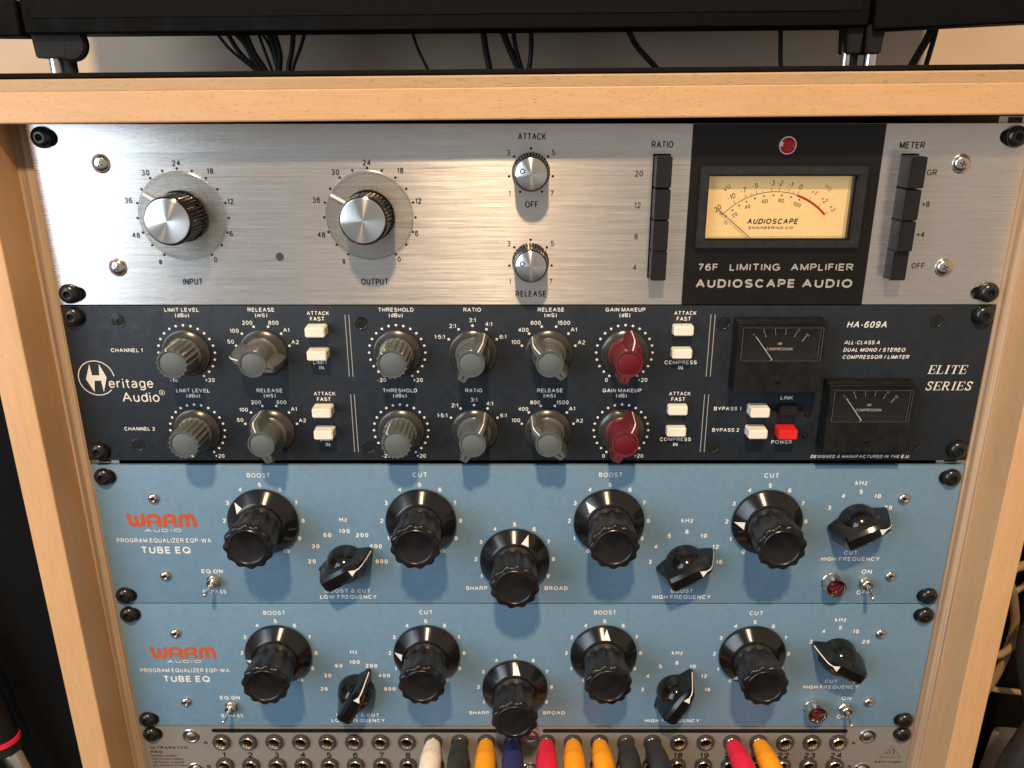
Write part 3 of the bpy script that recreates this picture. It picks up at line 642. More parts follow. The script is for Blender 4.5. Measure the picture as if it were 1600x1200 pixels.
# ================================================================== UNIT 2 : dual compressor
U2 = thing('dual_compressor', 'dark slate dual compressor with grey and red knobs and two small black meters', 'compressor', (241.3, 175.4, 0))
cs = [(28.8, 96.8), (28.6, 166.2), (154.9, 98.2), (154.8, 167.6), (343.1, 98.2), (342.9, 167.6), (453.4, 97.2), (452.7, 166.4)]
bm = new(); box(bm, 0, 482.6, 88.75, 175.4, -3.2, 0, .3); pfin3('front_panel', bm, 'slate_paint', U2)
for i, c in enumerate(cs): panel_screw(U2, c[0], c[1], 'csk', 20+i*37)
chassis(U2, 91, 174)
rack_bolt(U2, 6.3, 94.2, 10, .6); rack_bolt(U2, 6.9, 169.6, 50, .6); rack_bolt(U2, 476.2, 93.7, 15, -.6); rack_bolt(U2, 476.2, 168.6, 33, -.6)

_k = {}
def marconi(kind, u, v, ang, col='grey'):
    key = (kind, col)
    if key in _k:
        src = _k[key]
        k = copy_part(src[0], U2, (u, v, 0), ang)
        for s in src[1:]: copy_part(s, k, (u, v, 0))
        return k
    body, capm = ('grey_knob', 'grey_cap') if col == 'grey' else ('red_knob', 'red_cap')
    H = 21.5; bm = new()
    if kind == 'fluted':
        fm = lambda a, h, r: r - .80*(.5+.5*math.cos(18*a))**.6 if 5.2 < h < H+.1 and r > 7.5 else r
        lathe(bm, [(9.0, 4.4), (9.0, 5.0), (8.6, 5.3), (8.25, 5.8), (8.25, H-.5), (7.95, H), (6.7, H), (6.5, H-.9), (6.4, H-1.0)], 144, mod=fm, cap1=False)
    else:
        lathe(bm, [(9.0, 4.4), (9.0, 5.0), (8.2, 5.6), (7.6, 6.5), (7.15, H-.6), (6.9, H), (6.2, H), (6.05, H-.8), (6.0, H-.9)], 64, cap1=False)
        for s in (-1, 1):   # two wings, the pointer one straight
            t = bmesh.new(); rad = [(5.5, H-.1), (9.3, H-.4), (11.6, H-3.4), (12.9, 2.9), (5.5, 2.9)] if s < 0 else [(5.5, H-.1), (10.6, H-.5), (11.9, H-2.6), (12.6, 2.9), (5.5, 2.9)]
            hw = [2.9, 2.0, 1.9, 2.2, 4.3]
            A = [t.verts.new((-w, -h, -s*r)) for (r, h), w in zip(rad, hw)]; B = [t.verts.new((w, -h, -s*r)) for (r, h), w in zip(rad, hw)]
            t.faces.new(A); t.faces.new(B[::-1])
            for i in range(5): t.faces.new((A[i], B[i], B[(i+1) % 5], A[(i+1) % 5]))
            bmesh.ops.recalc_face_normals(t, faces=t.faces)
            bmesh.ops.bevel(t, geom=t.edges[:], offset=.28, segments=2, affect='EDGES'); merge(bm, t)
    k = obj('knob', bm, body, U2, (u, v, 0), rot=ang, angle=30)
    parts = [k]
    bm = new(); lathe(bm, [(12.3, .25), (12.5, .7), (12.5, 1.1), (12.25, 1.4), (12.0, 1.45), (11.7, 1.55), (9.6, 3.6), (9.2, 4.2), (9.05, 4.4)], 72); parts.append(obj('skirt', bm, 'smoke_skirt', k, (u, v, 0)))
    bm = new(); rr = 6.5 if kind == 'fluted' else 6.1
    lathe(bm, [(rr, H-.85), (rr-.3, H-.65), (0, H-.6)], 48); parts.append(obj('cap', bm, capm, k, (u, v, 0)))
    bm = new()
    if kind == 'fluted':
        box(bm, -.28, .28, -8.25, -7.9, 7, H-.2); box(bm, -.28, .28, -7.75, -6.85, H-.1, H+.12)
    else:
        for (r1, h1), (r2, h2) in (((7.0, H-.1), (10.7, H-.45)), ((10.7, H-.45), (12.05, H-2.6)), ((12.05, H-2.6), (12.75, 3.2))):
            t = bmesh.new(); q = .16
            vs = [t.verts.new(p) for p in ((-.33, -h1-q, r1+q), (.33, -h1-q, r1+q), (.33, -h2-q, r2+q), (-.33, -h2-q, r2+q))]
            t.faces.new(vs); merge(bm, t)
        # groove on the far wing
    parts.append(obj('pointer_line', bm, 'line_white', k, (u, v, 0), rec=False))
    if kind != 'fluted':
        bm = new(); t = bmesh.new()
        vs = [t.verts.new(p) for p in ((-.22, -H-.02, -7.2), (.22, -H-.02, -7.2), (.22, -H+.28, -9.6), (-.22, -H+.28, -9.6))]; t.faces.new(vs)
        vs = [t.verts.new(p) for p in ((-.22, -H+.28, -9.6), (.22, -H+.28, -9.6), (.22, -H+3.0, -11.75), (-.22, -H+3.0, -11.75))]; t.faces.new(vs); merge(bm, t)
        parts.append(obj('groove', bm, 'hole_black', k, (u, v, 0), rec=False))
    _k[key] = parts
    return k
def ring17(u, v, lo, hi, w=0):
    bm = pnew()
    for i in range(21):
        a = -150 + 15*i
        dot(bm, u+14.8*math.sin(R(a)), v-14.8*math.cos(R(a)), .66)
    T(bm, lo, u-8.9, v+16.2, 2.2, bold=.004); T(bm, hi, u+10.3, v+16.2, 2.2, bold=.004)
    pfin('dial_scale', bm, 'print_white', U2)
def ringn(u, v, items, step, offs):
    bm = pnew(); n = len(items)
    for i, s in enumerate(items):
        a = R((i-(n-1)/2)*step); x, y = u+14.5*math.sin(a), v-14.5*math.cos(a)
        dot(bm, x, y, .68); T(bm, s, x+offs[i][0], y+offs[i][1], 2.2, bold=.004, mid=True)
    pfin('dial_scale', bm, 'print_white', U2)
def words(*rows, mat='print_white', parent=None, name='lettering'):
    bm = pnew()
    for r in rows: T(bm, *r[:4], **{**dict(bold=.020 if parent else .012), **(dict(width=r[4]) if len(r) > 4 and r[4] else {}), **(r[5] if len(r) > 5 else {})})
    return pfin(name, bm, mat, parent or U2)
RO = [(-2.6, -2.2), (-3.8, -1.6), (-3.1, -2.1), (3.0, -2.1), (2.8, -2.0), (3.1, -2.0)]
RO2 = [(-3.2, -2.0), (-3.0, -2.0), (-3.1, -2.0), (4.0, -2.0), (2.7, -2.2), (3.1, -1.8)]
RA = [(-4.7, -1.3), (-3.1, -1.8), (0, -3.0), (1.2, -2.8), (3.2, -1.3)]
for ch, v, vt in ((0, 113.9, 91.9), (1, 157.6, 135.8)):
    ring17(62.2, v, '-10', '+20'); ring17(172.9, v, '-20', '+20'); ring17(292.2, v, '0', '+20')
    ringn(102.6, v, ['50', '100', '200', '800', 'A1', 'A2'], 30, RO)
    ringn(252.4, v, ['100', '400', '800', '1500', 'A1', 'A2'], 30, RO2)
    ringn(212.7, v, ['1·5:1', '2:1', '3:1', '4:1', '6:1'], 30, RA)
    for s, s2, u, w in (('LIMIT LEVEL', '(dBu)', 62.6, 17.8), ('RELEASE', '(mS)', 103.6, 13.9), ('THRESHOLD', '(dBu)', 173.3, 18.3), ('RELEASE', '(mS)', 253.4, 13.7), ('GAIN MAKEUP', '(dB)', 291.8, 20.6)):
        words((s, u, vt+.1, 2.1, w), (s2, u-.2, vt+3.0, 2.1))
    words(('RATIO', 212.7, vt+.1, 2.1, 9.1))
    words(('CHANNEL %d' % (ch+1), 30.8, 113.6+44.2*ch, 2.1, 16.7))
    words(('ATTACK', 132.9, (93.8, 137.7)[ch], 2.1, 11.5), ('FAST', 132.3, (96.8, 140.8)[ch], 2.1, 7.4))
    words(('LIMIT', 132.1, (120.3, 164.0)[ch], 2.1, 7.6), ('IN', 132.4, (123.2, 167.0)[ch], 2.1))
    words(('ATTACK', 322.8, (93.8, 137.7)[ch], 2.1, 11.5), ('FAST', 322.2, (96.8, 140.8)[ch], 2.1, 7.4))
    words(('COMPRESS', 322.1, (120.3, 163.9)[ch], 2.1, 17.0), ('IN', 322.2, (123.2, 166.9)[ch], 2.1))
    bm = pnew()
    for u in (146.8, 148.8, 336.1, 338.3): ribbon(bm, [(u, (93.5, 137.0)[ch]), (u, (127.1, 170.4)[ch])], .38)
    pfin('divider_lines', bm, 'print_grey' if 0 else 'print_silver', U2)
marconi('fluted', 62.2, 113.9, -15); marconi('fluted', 62.2, 157.6, 148); marconi('fluted', 172.9, 113.9, -41); marconi('fluted', 172.9, 157.6, -35)
marconi('wing', 102.6, 113.9, -74); marconi('wing', 102.6, 157.6, -17)
marconi('wing', 212.7, 113.9, 30); marconi('wing', 212.7, 157.6, 28); marconi('wing', 252.4, 113.9, -43); marconi('wing', 252.4, 157.6, -43)
marconi('wing', 292.2, 113.9, 12, 'red'); marconi('wing', 292.2, 157.6, 24, 'red')
def button(u0, u1, v0, v1, h, mat):
    bm = new(); cx, cv = (u0+u1)/2, (v0+v1)/2
    prism(bm, loop_rect(u0-cx, u1-cx, v0-cv, v1-cv), 0.02, h, .55, loop_rect(u0-cx+.25, u1-cx-.25, v0-cv+.2, v1-cv-.2))
    b = obj('push_button', bm, mat, U2, (cx, cv, 0)); return b
for v0, h in ((98.2, 9), (110.6, 9), (142.1, 9), (154.5, 9)): button(127.1, 137.6, v0, v0+5.5, h, 'ivory_button')
for v0, h in ((98.2, 6), (110.5, 6), (142.1, 5), (154.4, 5)): button(316.3, 326.9, v0, v0+5.5, h, 'ivory_button')
button(359.2, 369.6, 141.8, 147.5, 9, 'ivory_button'); button(359.2, 369.6, 154.1, 159.6, 9, 'ivory_button')
button(375.2, 385.6, 142.1, 147.6, 6, 'key_black'); button(375.2, 385.6, 154.1, 160.0, 9, 'red_button')
for u, v in ((392.2, 148.0), (392.2, 160.4)):
    bm = new(); lathe(bm, [(1.7, .02), (1.7, .5), (1.3, 1.1), (0, 1.4)], 20); obj('indicator_led', bm, 'led_dull', U2, (u, v, 0))
words(('BYPASS 1', 349.0, 146.2, 2.1, 14.6)); words(('BYPASS 2', 349.0, 158.5, 2.1, 14.6)); words(('LINK', 380.2, 140.0, 2.1, 6.7)); words(('POWER', 380.1, 165.5, 2.1, 11.3))
IT = dict(italic=.24)
words(('HA-609A', 417.3, 100.6, 3.5, 20.6, dict(italic=.2, bold=.01)))
words(('ALL-CLASS A', 416.1, 109.5, 2.1, 18.5, dict(italic=.22, bold=.02)), ('DUAL MONO / STEREO', 423.0, 113.5, 2.1, 32.3, dict(italic=.22, bold=.02)), ('COMPRESSOR / LIMITER', 424.3, 117.4, 2.1, 34.9, dict(italic=.22, bold=.02)))
words(('DESIGNED & MANUFACTURED IN THE E.U.', 424.0, 173.9, 1.8, 54.2, dict(italic=.22, bold=.02)))
# slab serif lettering ELITE / SERIES
def serif(bm, s, u0, vb, cap, wtot):
    n = len(s)
    W_ = {'E': 4.1, 'L': 3.9, 'I': 2.6, 'T': 4.6, 'S': 3.9, 'R': 4.8}
    tot = sum(W_[c] for c in s) + .5*(n-1); k = wtot/tot; x = u0; sh = .2
    def rb(pts, w, z=0): ribbon(bm, [(x + (px*k) + sh*(cap-py*cap), vb - cap + py*cap) for px, py in pts], w, PH+z)
    for i, c in enumerate(s):
        w = W_[c]; z = .03*(i % 2)
        t = .26
        if c in 'EL':
            rb([(.9, .03), (.9, .97)], .85*k, z); rb([(.1, .96), (w-.2, .96)], t*k*1.1, z+.02)
            rb([(w-.35, .99), (w-.15, .70)], t*k*.9, z+.04); rb([(.1, .04), (1.8, .04)], t*k, z+.02)
            if c == 'E': rb([(.9, .04), (w-.4, .04)], t*k, z+.05); rb([(w-.45, 0), (w-.4, .26)], t*k, z+.07); rb([(1.2, .49), (w-1.2, .49)], t*k, z+.02); rb([(w-1.2, .36), (w-1.2, .62)], t*k, z+.04)
        elif c == 'I': rb([(1.3, .03), (1.3, .97)], .85*k, z); rb([(.4, .04), (2.2, .04)], t*k, z+.02); rb([(.4, .96), (2.2, .96)], t*k, z+.02)
        elif c == 'T': rb([(2.3, .03), (2.3, .97)], .85*k, z); rb([(.3, .05), (4.3, .05)], t*k*1.1, z+.02); rb([(1.4, .96), (3.2, .96)], t*k, z+.02); rb([(.4, .02), (.3, .28)], t*k, z+.04); rb([(4.2, .02), (4.3, .28)], t*k, z+.04)
        elif c == 'R':
            rb([(1.0, .03), (1.0, .97)], .85*k, z); rb([(.2, .96), (1.9, .96)], t*k, z+.02); rb([(.2, .04), (1.2, .04)], t*k, z+.02)
            rb([(1.2, .05), (2.6, .06), (3.4, .16), (3.5, .27), (3.3, .40), (2.6, .50), (1.2, .51)], .55*k, z+.03)
            rb([(2.3, .50), (3.1, .72), (3.7, .93), (4.6, .95)], .62*k, z+.05)
        elif c == 'S': rb([(3.3, .26), (2.9, .09), (1.9, .04), (1.0, .11), (.8, .26), (1.2, .39), (2.0, .48), (2.9, .58), (3.3, .74), (2.9, .90), (1.9, .96), (1.0, .90), (.55, .72)], .66*k, z); rb([(3.35, .02), (3.3, .30)], t*k, z+.04); rb([(.55, .70), (.5, .98)], t*k, z+.04)
        x += (w+.5)*k
bm = pnew(); serif(bm, 'ELITE', 453.0, 125.7, 4.9, 20.2); serif(bm, 'SERIES', 453.0, 134.8, 4.9, 24.6); pfin('series_lettering', bm, 'print_cream', U2)
# logo
bm = pnew()
ribbon(bm, arc((12.3, 127.9), 9.5, 133, 443, 60), .5)
vsH = [(9.7, 120.1), (6.6, 128.6), (10.0, 135.8), (11.0, 129.4), (14.5, 129.3), (14.9, 135.9), (17.7, 127.4), (14.8, 120.1), (14.0, 126.3), (10.2, 126.4)]
a = [V(bm, u, v, PH) for u, v in vsH]
for f in ((0, 1, 9), (1, 3, 9), (1, 2, 3), (9, 3, 4, 8), (8, 6, 7), (8, 4, 6), (4, 5, 6)): bm.faces.new([a[i] for i in f])
T(bm, 'eritage', 30.1, 133.4, 5.3, 23.8, bold=-.012); T(bm, 'Audio', 34.2, 141.3, 5.4, 20.0, bold=-.012)
ribbon(bm, arc((45.9, 136.0), 1.35, 0, 360, 20), .25); T(bm, 'R', 45.9, 136.75, 1.3, bold=.01)
pfin('logo', bm, 'print_cream', U2)
# meters
def small_meter(du, dv):
    bm = new(); o = (du, dv)
    x0, x1, v0, v1 = 348.0+du, 393.2+du, 95.2+dv, 132.2+dv; H = 12
    t = bmesh.new()
    # body as a ring around the window plus a lower half
    panel(bm, loop_rect(x0, x1, v0+1.2, v1), [loop_rect(350.2+du, 391.4+du, 97.4+dv, 115.2+dv)], 7.0, H)
    box(bm, x0-.0, x1, v0-.6, v1+.01, .05, 6.98, .3); box(bm, x0+.3, x1-.3, v0, v0+1.19, 7.0, H-1.5, .3)
    bmesh.ops.bevel(bm, geom=[e for e in bm.edges if e.is_manifold and e.calc_face_angle(0) > 1.2 and abs(e.verts[0].co.y+H) < .01 and abs(e.verts[1].co.y+H) < .01], offset=.35, segments=2, affect='EDGES')
    m = pfin3('compression_meter', bm, 'meter_body', U2)
    mo_ = WO[m.name]
    def sub(name, bm2, mat, rec=True):
        xs = [v.co.x for v in bm2.verts]; zs = [v.co.z for v in bm2.verts]; cx, cz = (min(xs)+max(xs))/2, (min(zs)+max(zs))/2
        for v in bm2.verts: v.co.x -= cx; v.co.z -= cz
        return obj(name, bm2, mat, m, (cx, -cz, 0), rec=rec)
    bm = new(); box(bm, 350.3+du, 391.3+du, 97.5+dv, 115.1+dv, 6.99, 7.6); sub('meter_face', bm, 'meter_dark')
    bm = new(); box(bm, 350.3+du, 391.3+du, 97.5+dv, 115.1+dv, H-.6, H-.1); sub('meter_glass', bm, 'meter_cover')
    bm = new()
    for q in ((350.35, 391.25, 97.5, 97.7), (350.35, 391.25, 114.9, 115.1), (350.3, 350.55, 97.8, 114.8), (391.0, 391.25, 97.8, 114.8), (389.6, 389.8, 97.8, 114.4)):
        box(bm, q[0]+du, q[1]+du, q[2]+dv, q[3]+dv, 8, H+.06)
    sub('glass_edge', bm, 'acrylic_edge')
    b2 = pnew()
    for (a0, b0), (a1, b1) in (((361.9, 99.9), (363.6, 103.5)), ((367.8, 99.0), (368.4, 102.3)), ((373.6, 99.0), (373.2, 102.3)), ((379.2, 100.6), (378.0, 103.5)), ((384.0, 103), (382.2, 105.9))):
        ribbon(b2, [(a0+du, b0+dv), (a1+du, b1+dv)], .3, 7.7)
    for s, u_, v_, q in (('0', 357.2, 102.1, -40), ('4', 362.0, 99.9, -20), ('16', 379.8, 99.9, 22), ('20', 384.6, 102.3, 38)): T(b2, s, u_+du, v_+dv, 1.3, rot=q, h=7.74, mid=True, bold=0)
    T(b2, 'dB', 370.8+du, 107.6+dv, 1.3, h=7.7, italic=.2); T(b2, 'COMPRESSION', 371+du, 110.6+dv, 1.5, 13.4, h=7.7)
    sub('scale_print', b2, 'print_faint', False)
    bm = new(); tube(bm, [(358.0+du, -9.0, -103.0-dv), (367.2+du, -9.4, -115.0-dv)], .22, 6); sub('needle', bm, 'needle_white')
    bm = new(); lathe(bm, [(1.8, H-.1), (1.75, H+.25), (1.2, H+.5), (0, H+.55)], 20, c=(370.7+du, 125.5+dv)); ribbon(bm, [(369.7+du, 126.2+dv), (371.7+du, 124.8+dv)], .4, H+.62)
    sub('zero_screw', bm, 'gloss_black')
small_meter(0, 0); small_meter(50.6, 33.4)

# ================================================================== UNITS 3 and 4 : blue tube equalizers
def fl12(a, h, r):
    return r - 1.1*(.5+.5*math.cos(12*a)) if r > 11.4 and 9 < h < 33 else r
_e = {}
def big_knob(par, u, v, ang):
    if 'big' in _e:
        s = _e['big']; k = copy_part(s[0], par, (u, v, 0), ang)
        for q in s[1:]: copy_part(q, k, (u, v, 0))
        return k
    H = 31.5
    bm = new(); lathe(bm, [(12.3, 8.2), (11.8, 9.0), (11.5, 10.5), (12.4, 11.6), (13.1, 20), (13.65, H-1.6), (13.2, H-.5), (12.4, H), (10.4, H), (10.15, H+.25), (9.7, H+.25), (9.4, H-.1), (8.8, H-.35), (0, H-.45)], 192, mod=fl12)
    k = obj('knob', bm, 'knob_dusty', par, (u, v, 0), rot=ang, angle=40)
    bm = new(); lathe(bm, [(13.72, H-1.5), (13.4, H-.6), (12.8, H-.15), (12.3, H+.04), (10.5, H+.04), (10.2, H+.3), (9.7, H+.3), (9.4, H-.05), (8.8, H-.3), (0, H-.4)], 192, mod=lambda a, h, r: r - 1.1*(.5+.5*math.cos(12*a)) if r > 12 else r)
    c = obj('cap', bm, 'knob_black', k, (u, v, 0), angle=40)
    bm = new(); lathe(bm, [(19.4, .3), (20.0, .7), (20.0, 2.2), (19.85, 2.7), (19.5, 3.05), (19.2, 3.35), (14.5, 7.72), (14.2, 7.95), (13.8, 8.1), (13.0, 8.3), (12.2, 8.3)], 96); s = obj('skirt', bm, 'turned_black', k, (u, v, 0), angle=40)
    bm = new()
    def pt(r, w): # point on the cone
        hh = 3.1 + (19.5-r)*(4.9/5.3) + .12
        return (w, -hh, math.sqrt(max(0, r*r-w*w)))
    vs = [bm.verts.new(p) for p in (pt(19.2, 0), pt(14.4, 2.3), pt(14.35, 0), pt(14.4, -2.3))]; bm.faces.new((vs[0], vs[1], vs[2])); bm.faces.new((vs[0], vs[2], vs[3]))
    t = obj('pointer_mark', bm, 'line_white', k, (u, v, 0), rec=False)
    _e['big'] = [k, c, s, t]; return k
def bar_knob(par, u, v, ang):
    if 'bar' in _e:
        s = _e['bar']; k = copy_part(s[0], par, (u, v, 0), ang)
        for q in s[1:]: copy_part(q, k, (u, v, 0))
        return k
    # body: low dome
    bm = new(); lathe(bm, [(11.2, .3), (11.4, 1.2), (11.2, 3.0), (10.7, 6.0), (9.6, 9.0), (8.0, 11.8), (5.5, 13.8), (3, 14.8), (0, 15.2)], 64)
    k = obj('knob', bm, 'gloss_black', par, (u, v, 0), rot=ang, angle=60)
    # bar: pointer end narrow and sloped, tail broad, concave flanks, chamfered ridge
    bm = new(); t = bmesh.new()
    secs = [ # z (towards pointer), base half width, top half width, top h
        (17.4, 1.1, .40, 3.4), (15.6, 1.9, .9, 9.8), (13.6, 2.8, 1.35, 16.2), (11.9, 3.6, 1.9, 18.4), (6, 6.0, 2.5, 19.2), (0, 7.6, 2.7, 19.5), (-6, 7.5, 2.7, 19.4), (-10.4, 6.9, 2.7, 19.2), (-11.8, 6.6, 2.5, 18.3), (-15.6, 5.2, 2.4, 4.8), (-16.0, 4.9, 2.2, 3.0)]
    L = []
    for z, wb, wt_, hh in secs:
        ch = min(1.9, (wb-wt_)*.5)
        row = [(-wb, .4), (-wb*.99, 2.0), (-wt_-ch, max(2.5, hh-1.55)), (-wt_, hh), (wt_, hh), (wt_+ch, max(2.5, hh-1.55)), (wb*.99, 2.0), (wb, .4)]
        L.append([t.verts.new((x, -h, z)) for x, h in row])
    for A, B in zip(L, L[1:]):
        for i in range(len(A)-1): t.faces.new((A[i], A[i+1], B[i+1], B[i]))
    t.faces.new(L[0]); t.faces.new(L[-1][::-1])
    bmesh.ops.recalc_face_normals(t, faces=t.faces)
    merge(bm, t)
    b = obj('grip_bar', bm, 'gloss_black', k, (u, v, 0), angle=24)
    bm = new()
    path = [(17.5, 3.5), (15.7, 9.9), (13.7, 16.3), (12.0, 18.5), (9.8, 18.85)]
    q = .12
    for (z1, h1), (z2, h2) in zip(path, path[1:]):
        vs = [bm.verts.new(p) for p in ((-.36, -h1-q, z1+q), (.36, -h1-q, z1+q), (.36, -h2-q, z2+q), (-.36, -h2-q, z2+q))]; bm.faces.new(vs)
    vs = [bm.verts.new(p) for p in ((0, -19.0, 10.8), (2.0, -19.4, 6.6), (-2.0, -19.4, 6.6))]; bm.faces.new(vs)
    w = obj('pointer_line', bm, 'line_white', k, (u, v, 0), rec=False)
    _e['bar'] = [k, b, w]; return k
def toggle(par, u, v, dx, dv):
    if 'nut' in _e:
        n = copy_part(_e['nut'][0], par, (u, v, 0), random.uniform(0, 60)); b = copy_part(_e['nut'][1], par, (u, v, 0))
    else:
        bm = new(); lathe(bm, [(4.3, .02), (4.3, 1.3), (3.8, 1.8), (3.0, 1.8)], 6); n = obj('toggle_nut', bm, 'nickel', par, (u, v, 0))
        bm = new(); lathe(bm, [(3.1, .5), (3.1, 4.8), (2.8, 5.1), (1.9, 5.1), (1.7, 4.4), (0, 4.2)], 28); b = obj('toggle_bushing', bm, 'brass_nickel', par, (u, v, 0))
        _e['nut'] = [n, b]
    bm = new(); pts = [(0, -3.6, 0), (dx*.35, -7, -dv*.35), (dx*.7, -10, -dv*.7), (dx*.95, -12, -dv*.95), (dx, -13.2, -dv)]
    tube(bm, pts, [.95, 1.0, 1.2, 1.35, .7], 14); obj('toggle_lever', bm, 'chrome', par, (u, v, 0), angle=70)
def warm_logo(par, V0):
    bm = pnew(); x0 = 15.6; k = 0
    def st(pts, w=2.15, z=0): ribbon(bm, [(x0+a, V0+b) for a, b in pts], w, PH+z)
    # W
    st([(.5, .5), (1.1, 5), (1.7, 6.6), (3.0, 7.15), (4.3, 6.6), (4.8, 5), (4.8, 1.2)]); st([(4.8, 5.2), (5.3, 6.6), (6.6, 7.15), (7.9, 6.6), (8.4, 5), (8.4, .1)], z=.03)
    st([(-.4, .55), (1.2, .55)], 1.1, .05)
    x0 += 10.4 # A
    st([(.9, 8.2), (.9, 3), (1.5, 1.6), (3, 1.05), (5.2, 1.05), (6.6, 1.6), (7.2, 3), (7.2, 8.2)]); st([(1, 5.2), (7.2, 5.2)], 1.5, .03)
    x0 += 9.3 # R
    st([(1.0, 8.2), (1.0, 3), (1.6, 1.6), (3, 1.05), (5, 1.05), (6.4, 1.6), (6.8, 2.9), (6.3, 4.2), (5.4, 4.9)]); st([(2.0, 4.9), (5.2, 4.9), (6.3, 5.6), (6.7, 6.8), (7.0, 8.2)], 1.7, .03)
    x0 += 8.9 # M
    st([(1.0, 8.2), (1.0, 3), (1.6, 1.6), (2.9, 1.05), (4.2, 1.6), (4.8, 3), (4.8, 8.2)]); st([(4.8, 3.4), (5.3, 1.6), (6.6, 1.05), (7.9, 1.6), (8.5, 3), (9.2, 8.2)], z=.03)
    pfin('logo', bm, 'print_orange', par)
def equalizer(par, o, knobs, off_text=True):
    """o = v of the panel's top edge"""
    bm = new(); box(bm, 0, 482.6, o+.05, o+88.1, -3.2, 0, .5); pfin3('front_panel', bm, 'blue_paint', par)
    chassis(par, o+2, o+86)
    for u, v, s in ((6.9, o+6.4, .8), (6.6, o+82.2, .8), (475.8, o+6.8, -.8), (475.6, o+82.4, -.8)): rack_bolt(par, u, v, random.uniform(0, 60), s)
    for u, v in ((32.2, o+19.9), (31.9, o+69.4), (451.7, o+19.9), (451.6, o+69.4)): panel_screw(par, u, v, 'hex', random.uniform(0, 60))
    warm_logo(par, o+29.7)
    words(('AUDIO', 34.6, o+41.1, 2.0, 21.2, dict(bold=.0)), parent=par)
    words(('PROGRAM EQUALIZER EQP-WA', 34.2, o+48.0, 2.9, 54.0, dict(bold=.016)), parent=par)
    words(('TUBE EQ', 34.4, o+55.0, 4.4, 28.4, dict(bold=.02)), parent=par)
    words(('EQ ON', 59.2, o+67.9, 2.6, 12.2), ('BYPASS', 59.1, o+81.5, 2.6, 13.6), parent=par)
    words(('BOOST', 92.5, o+7.4, 2.9, 13.1), parent=par); words(('CUT', 182.0, o+7.0, 2.9, 8.2), parent=par)
    words(('BOOST', 287.7, o+7.0, 2.9, 13.1), parent=par); words(('CUT', 376.8, o+7.5, 2.9, 8.2), parent=par)
    words(('SHARP', 212.2, o+79.1, 2.6, 12.5), parent=par); words(('BROAD', 258.5, o+79.1, 2.6, 13.5), parent=par)
    words(('BOOST & CUT', 137, o+80.9, 2.6, 26.4), ('LOW FREQUENCY', 137, o+85.0, 2.6, 33.2), parent=par)
    words(('BOOST', 332.0, o+80.9, 2.6, 13.0), ('HIGH FREQUENCY', 332.0, o+85.0, 2.6, 34.0), parent=par)
    words(('CUT', 427.0, o+55.6, 2.6, 7.8), ('HIGH FREQUENCY', 427.2, o+59.7, 2.6, 33.7), parent=par)
    words(('Hz', 137.5, o+34.7, 2.9), parent=par); words(('kHz', 332.0, o+35.2, 2.9), parent=par); words(('kHz', 427.0, o+11.9, 2.9), parent=par)
    words(('ON', 437.8, o+68.1, 2.8, 6.0), parent=par); words(('OFF', 437.6, o+81.9, 2.8, 7.8), parent=par)
    B = dict(mid=True, bold=.036, squash=1.05)
    for (u, v), rng in (((92.5, 34.0), range(11)), ((181.6, 34.0), range(11)), ((234.4, 58.6), range(1, 11)), ((287.6, 34.0), range(11)), ((376.6, 34.4), range(11))):
        bm = pnew()
        for i in rng:
            a = R(-150+30*i); T(bm, str(i), u+22.3*math.sin(a), o+v-22.3*math.cos(a), 2.7, **B)
        pfin('dial_scale', bm, 'print_white', par)
    def scale(u, v, r, items, step):
        bm = pnew(); n = len(items)
        for i, s in enumerate(items):
            a = R((i-(n-1)/2)*step); T(bm, s, u+r*math.sin(a), o+v-r*math.cos(a), 2.75, **B)
        pfin('dial_scale', bm, 'print_white', par)
    scale(137.7, 60.6, 20.1, ['20', '30', '60', '100', '200', '400', '800'], 29.5)
    scale(332.2, 60.8, 19.9, ['3', '4', '5', '8', '10', '12', '16'], 29.5)
    scale(427.6, 34.5, 18.6, ['3', '4', '5', '10', '20'], 31)
    for (u, v), a in zip(((92.5, 34.0), (181.6, 34.0), (234.4, 58.6), (287.6, 34.0), (376.6, 34.4)), knobs[:5]): big_knob(par, u, o+v, a)
    for (u, v), a in zip(((137.7, 60.4), (332.2, 60.4), (427.6, 34.4)), knobs[5:]): bar_knob(par, u, o+v, a)
    toggle(par, 59.6, o+72.6, -1.5, 2.4); toggle(par, 437.8, o+73.6, .6, 3.9)
    # jewel lamp
    bm = new(); lathe(bm, [(6.3, .02), (6.3, 1.4), (5.9, 1.7), (5.9, 8.2), (5.7, 8.5), (5.1, 8.5), (4.9, 7.8), (4.0, 3.4)], 48, cap1=False)
    j = obj('lamp_bezel', bm, 'nickel', par, (418.4, o+73.0, 0))
    bm = new(); lathe(bm, [(4.2, 3.6), (3.5, 5.2), (2.2, 6.2), (1.0, 5.8), (0, 5.8)], 24, mod=lambda a, h, r: r*(1+.03*math.cos(8*a))); obj('lens', bm, 'lens_dark_red', j, (418.4, o+73.0, 0), angle=15)
U3 = thing('tube_equalizer', 'blue tube equalizer directly under the dark slate compressor', 'equalizer', (241.3, 266.5, 0), 'blue tube equalizers')
equalizer(U3, 178.45, (-47, -116, 24, -45, -86, 59, 61, 62))
U4 = thing('tube_equalizer', 'blue tube equalizer directly above the grey patchbay', 'equalizer', (241.3, 355.4, 0), 'blue tube equalizers')
equalizer(U4, 267.15, (-98, -82, 4, 3, -146, 30, 30, -62))

